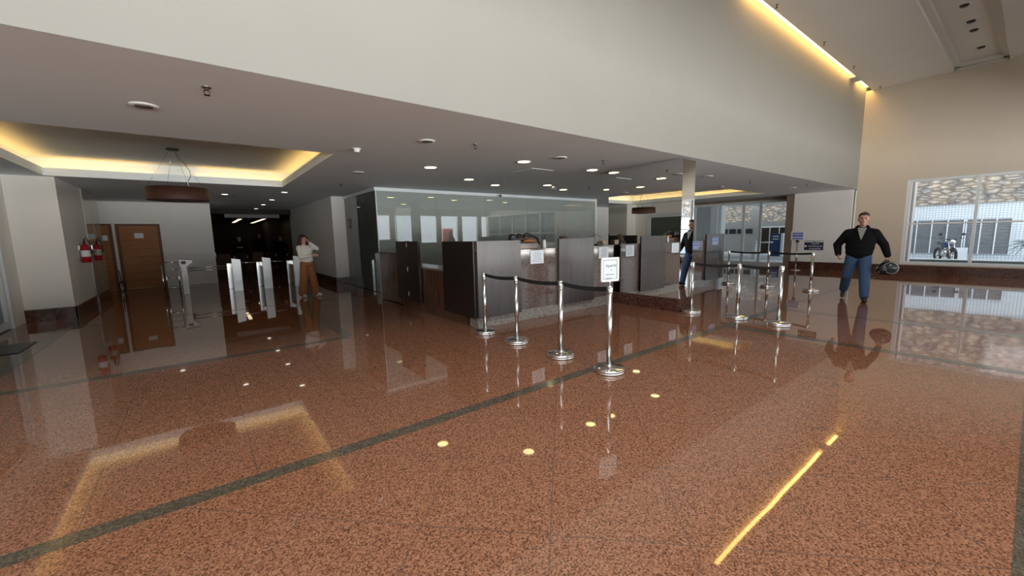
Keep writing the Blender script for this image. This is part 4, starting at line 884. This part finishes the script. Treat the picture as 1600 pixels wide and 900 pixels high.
struct(MB().box(19.1, 19.5, 2.60, 3.35, -.02, 4.2).obj('wall_yard_pier', mat('pinkish_render', (.55, .52, .52), .8)))
# motorcycle (front towards the window, turned)
t_ = thing('motorcycle', 'dark motorcycle parked in the yard before the louvre gate', 'motorcycle', (24.2, 2.2, -.02), math.radians(205))
def wheel(x, name='wheel'):
    w = MB().tube([(x+.27*math.cos(a), 0, .31+.27*math.sin(a)) for a in [2*PI*i/32 for i in range(32)]], .045, 10, True).obj(name, 'rubber', t_)
    m = MB().tube([(x, -.06, .31), (x, .06, .31)], .035, 10)
    for k in range(6): a = PI*k/3; m.tube([(x, 0, .31), (x+.235*math.cos(a), 0, .31+.235*math.sin(a))], .009, 6)
    m.obj('spokes', 'steel', w)
wheel(.62); wheel(-.62)
for s_ in (-1, 1): MB().tube([(.62, s_*.075, .31), (.40, s_*.075, .92)], .022, 8).obj('fork', 'steel', t_)
MB().tube([(.36, -.36, 1.02), (.40, -.2, 1.0), (.43, 0, .95), (.40, .2, 1.0), (.36, .36, 1.02)], .014, 8).obj('handlebar', 'black', t_)
for s_ in (-1, 1): MB().tube([(.38, s_*.25, 1.02), (.40, s_*.30, 1.15)], .006, 6).ell((.40, s_*.33, 1.18), (.012, .07, .045)).obj('mirror', 'black', t_)
MB().ell((.52, 0, .88), (.07, .09, .09)).obj('headlight', 'chrome', t_)
mb = MB().ell((.14, 0, .78), (.27, .13, .12)); mb.ell((.02, 0, .72), (.2, .11, .1)); remeshed(mb, 'tank', 'totemblue', t_, .015, 2)
mb = MB().cap((-.12, 0, .76), (-.62, 0, .82), .09, .07); remeshed(mb, 'seat', 'black', t_, .015, 2)
MB().ell((.02, 0, .42), (.2, .14, .16)).box(-.1, .14, -.11, .11, .3, .56, .02).obj('engine', 'steel', t_)
MB().tube([(.43, 0, .9), (.3, 0, .72), (.2, 0, .3), (-.2, 0, .28), (-.62, 0, .31)], .025, 8).tube([(-.2, 0, .28), (-.3, 0, .7), (.3, 0, .72)], .022, 8).obj('frame', 'black', t_)
MB().tube([(.1, .15, .35), (-.2, .17, .25), (-.7, .17, .36)], [.02, .03, .04], 10).obj('exhaust', 'chrome', t_)
MB().tube([(.62+.33*math.cos(a), 0, .31+.33*math.sin(a)) for a in [.5+1.7*i/10 for i in range(11)]], .03, 8).obj('mudguard', 'black', t_)
# palm
t_ = thing('palm_plant', 'small spiky palm by the tiled yard wall at the right edge', 'plant', (25.6, .12, -.02))
MB().tube([(0, 0, 0), (.02, 0, .35), (0, 0, .7)], [.06, .05, .045], 10).obj('stem', 'stem', t_)
m = MB(); random.seed(5)
for k in range(34):
    a = 2*PI*k/34*2.4+random.random()*.4; el = random.uniform(-.2, 1.2); ln = random.uniform(.45, .7); h = Vector((math.cos(a), math.sin(a), 0)); sd = Vector((-h.y, h.x, 0)); prev = None
    for j in range(7):
        u = j/6; c_ = Vector((0, 0, .7))+h*ln*u*math.cos(el*(1-u*.3))+Vector((0, 0, 1))*(ln*u*math.sin(el)-.35*u*u); w_ = .022*(1-u)**.6+.002
        q_ = [m.bm.verts.new(c_+sd*w_), m.bm.verts.new(c_-Vector((0, 0, .012))), m.bm.verts.new(c_-sd*w_)]
        if prev:
            m.bm.faces.new([prev[0], prev[1], q_[1], q_[0]]); m.bm.faces.new([prev[1], prev[2], q_[2], q_[1]])
        prev = q_
m.obj('fronds', 'leaf', t_, recalc=False)
# ------------------------------------------------------------------ outside, porch behind the entrance glass
struct(MB().box(19.3, 28.5, 5.3, 17, 3.05, 3.3).obj('ceiling_porch', 'porchwhite'))
t_ = thing('gatehouse', 'grey rendered building across the porch with clerestory openings and dark windows', 'building', (30.0, 5.5, 0))
m = MB(); m.box(0, .3, 0, 14, 0, 2.05); m.box(0, .3, 5.9, 6.5, 2.05, 3.05); m.box(0, .3, 0, 3.2, 2.05, 3.05); m.box(0, .3, 10.5, 14, 2.05, 3.05); m.obj('wall', 'concrete', t_)
MB().box(2.5, 2.8, -2, 15, 1.0, 5.5).obj('stone_backdrop', 'stone', t_)
for k in range(5): f = MB().box(-.03, -.001, 6.35+k*.55, 6.78+k*.55, 1.25, 1.58).obj('window', 'darkglass', t_)
for k in range(3): MB().box(-.04, -.001, 4.2+k*.55, 4.70+k*.55, .0, 1.62).obj('door_panel', 'darkwall2', t_)
MB().box(-.05, -.005, 4.14, 5.85, 1.63, 1.70).box(-.05, -.005, 4.71, 4.75, 0, 1.63).box(-.05, -.005, 5.26, 5.30, 0, 1.63).obj('door_frame', 'porchwhite', t_)
t_ = thing('blue_totem', 'dark blue totem sign with white edge outside the entrance', 'totem', (26.0, 8.93, -.02))
MB().box(-.15, .15, -.20, .28, 0, 1.27, .01).obj('body', 'totemblue', t_); MB().box(-.16, .16, -.33, -.205, 0, 1.30, .01).obj('edge', 'porchwhite', t_); MB().box(-.155, -.151, -.1, .2, 1.1, 1.15).box(-.155, -.151, -.1, .2, .95, 1.0).obj('logo', 'paper', t_)
t_ = thing('barrier_gate', 'white parking barrier post with raised short arm outside the entrance', 'barrier', (23.0, 8.96, -.02))
MB().box(-.08, .08, -.10, .10, 0, .95, .01).obj('post', 'porchwhite', t_); MB().tube([(0, -.1, .86), (0, -.85, .88)], .035, 10).obj('arm', 'porchwhite', t_)
struct(MB().box(22.2, 22.7, 10.35, 10.9, -.02, 3.04).obj('wall_porch_column', 'porchwhite'))
t_ = thing('louvred_panel', 'white louvred panel wall outside the entrance, left of the porch column', 'panel', (22.4, 11.0, 0))
m = MB().box(0, .05, 0, 3.5, 0, 3.0); m.obj('board', 'porchwhite', t_); m = MB(); z = .3
while z < 2.9: m.box(-.03, -.001, .05, 1.0, z, z+.03); z += .07
m.obj('louvre', 'greyplastic', t_)
tag(MB().box(19.6, 21.6, 6.4, 12, -.019, .05, .01).obj('entrance_step', 'porchwhite'), 'pale stone step just outside the entrance glass', 'step')
# street side, seen only in reflections
struct(MB().box(-14, 34, -30, -5.4, -.3, -.12).obj('ground_street', 'paving'))
tag(MB().box(-.45, .45, -.05, .05, 0, 2.2, .01).obj('banner', 'redpaint'), 'red banner panel standing outside, reflected in the office glass', 'banner').location = (15.4, -6.6, -.12)
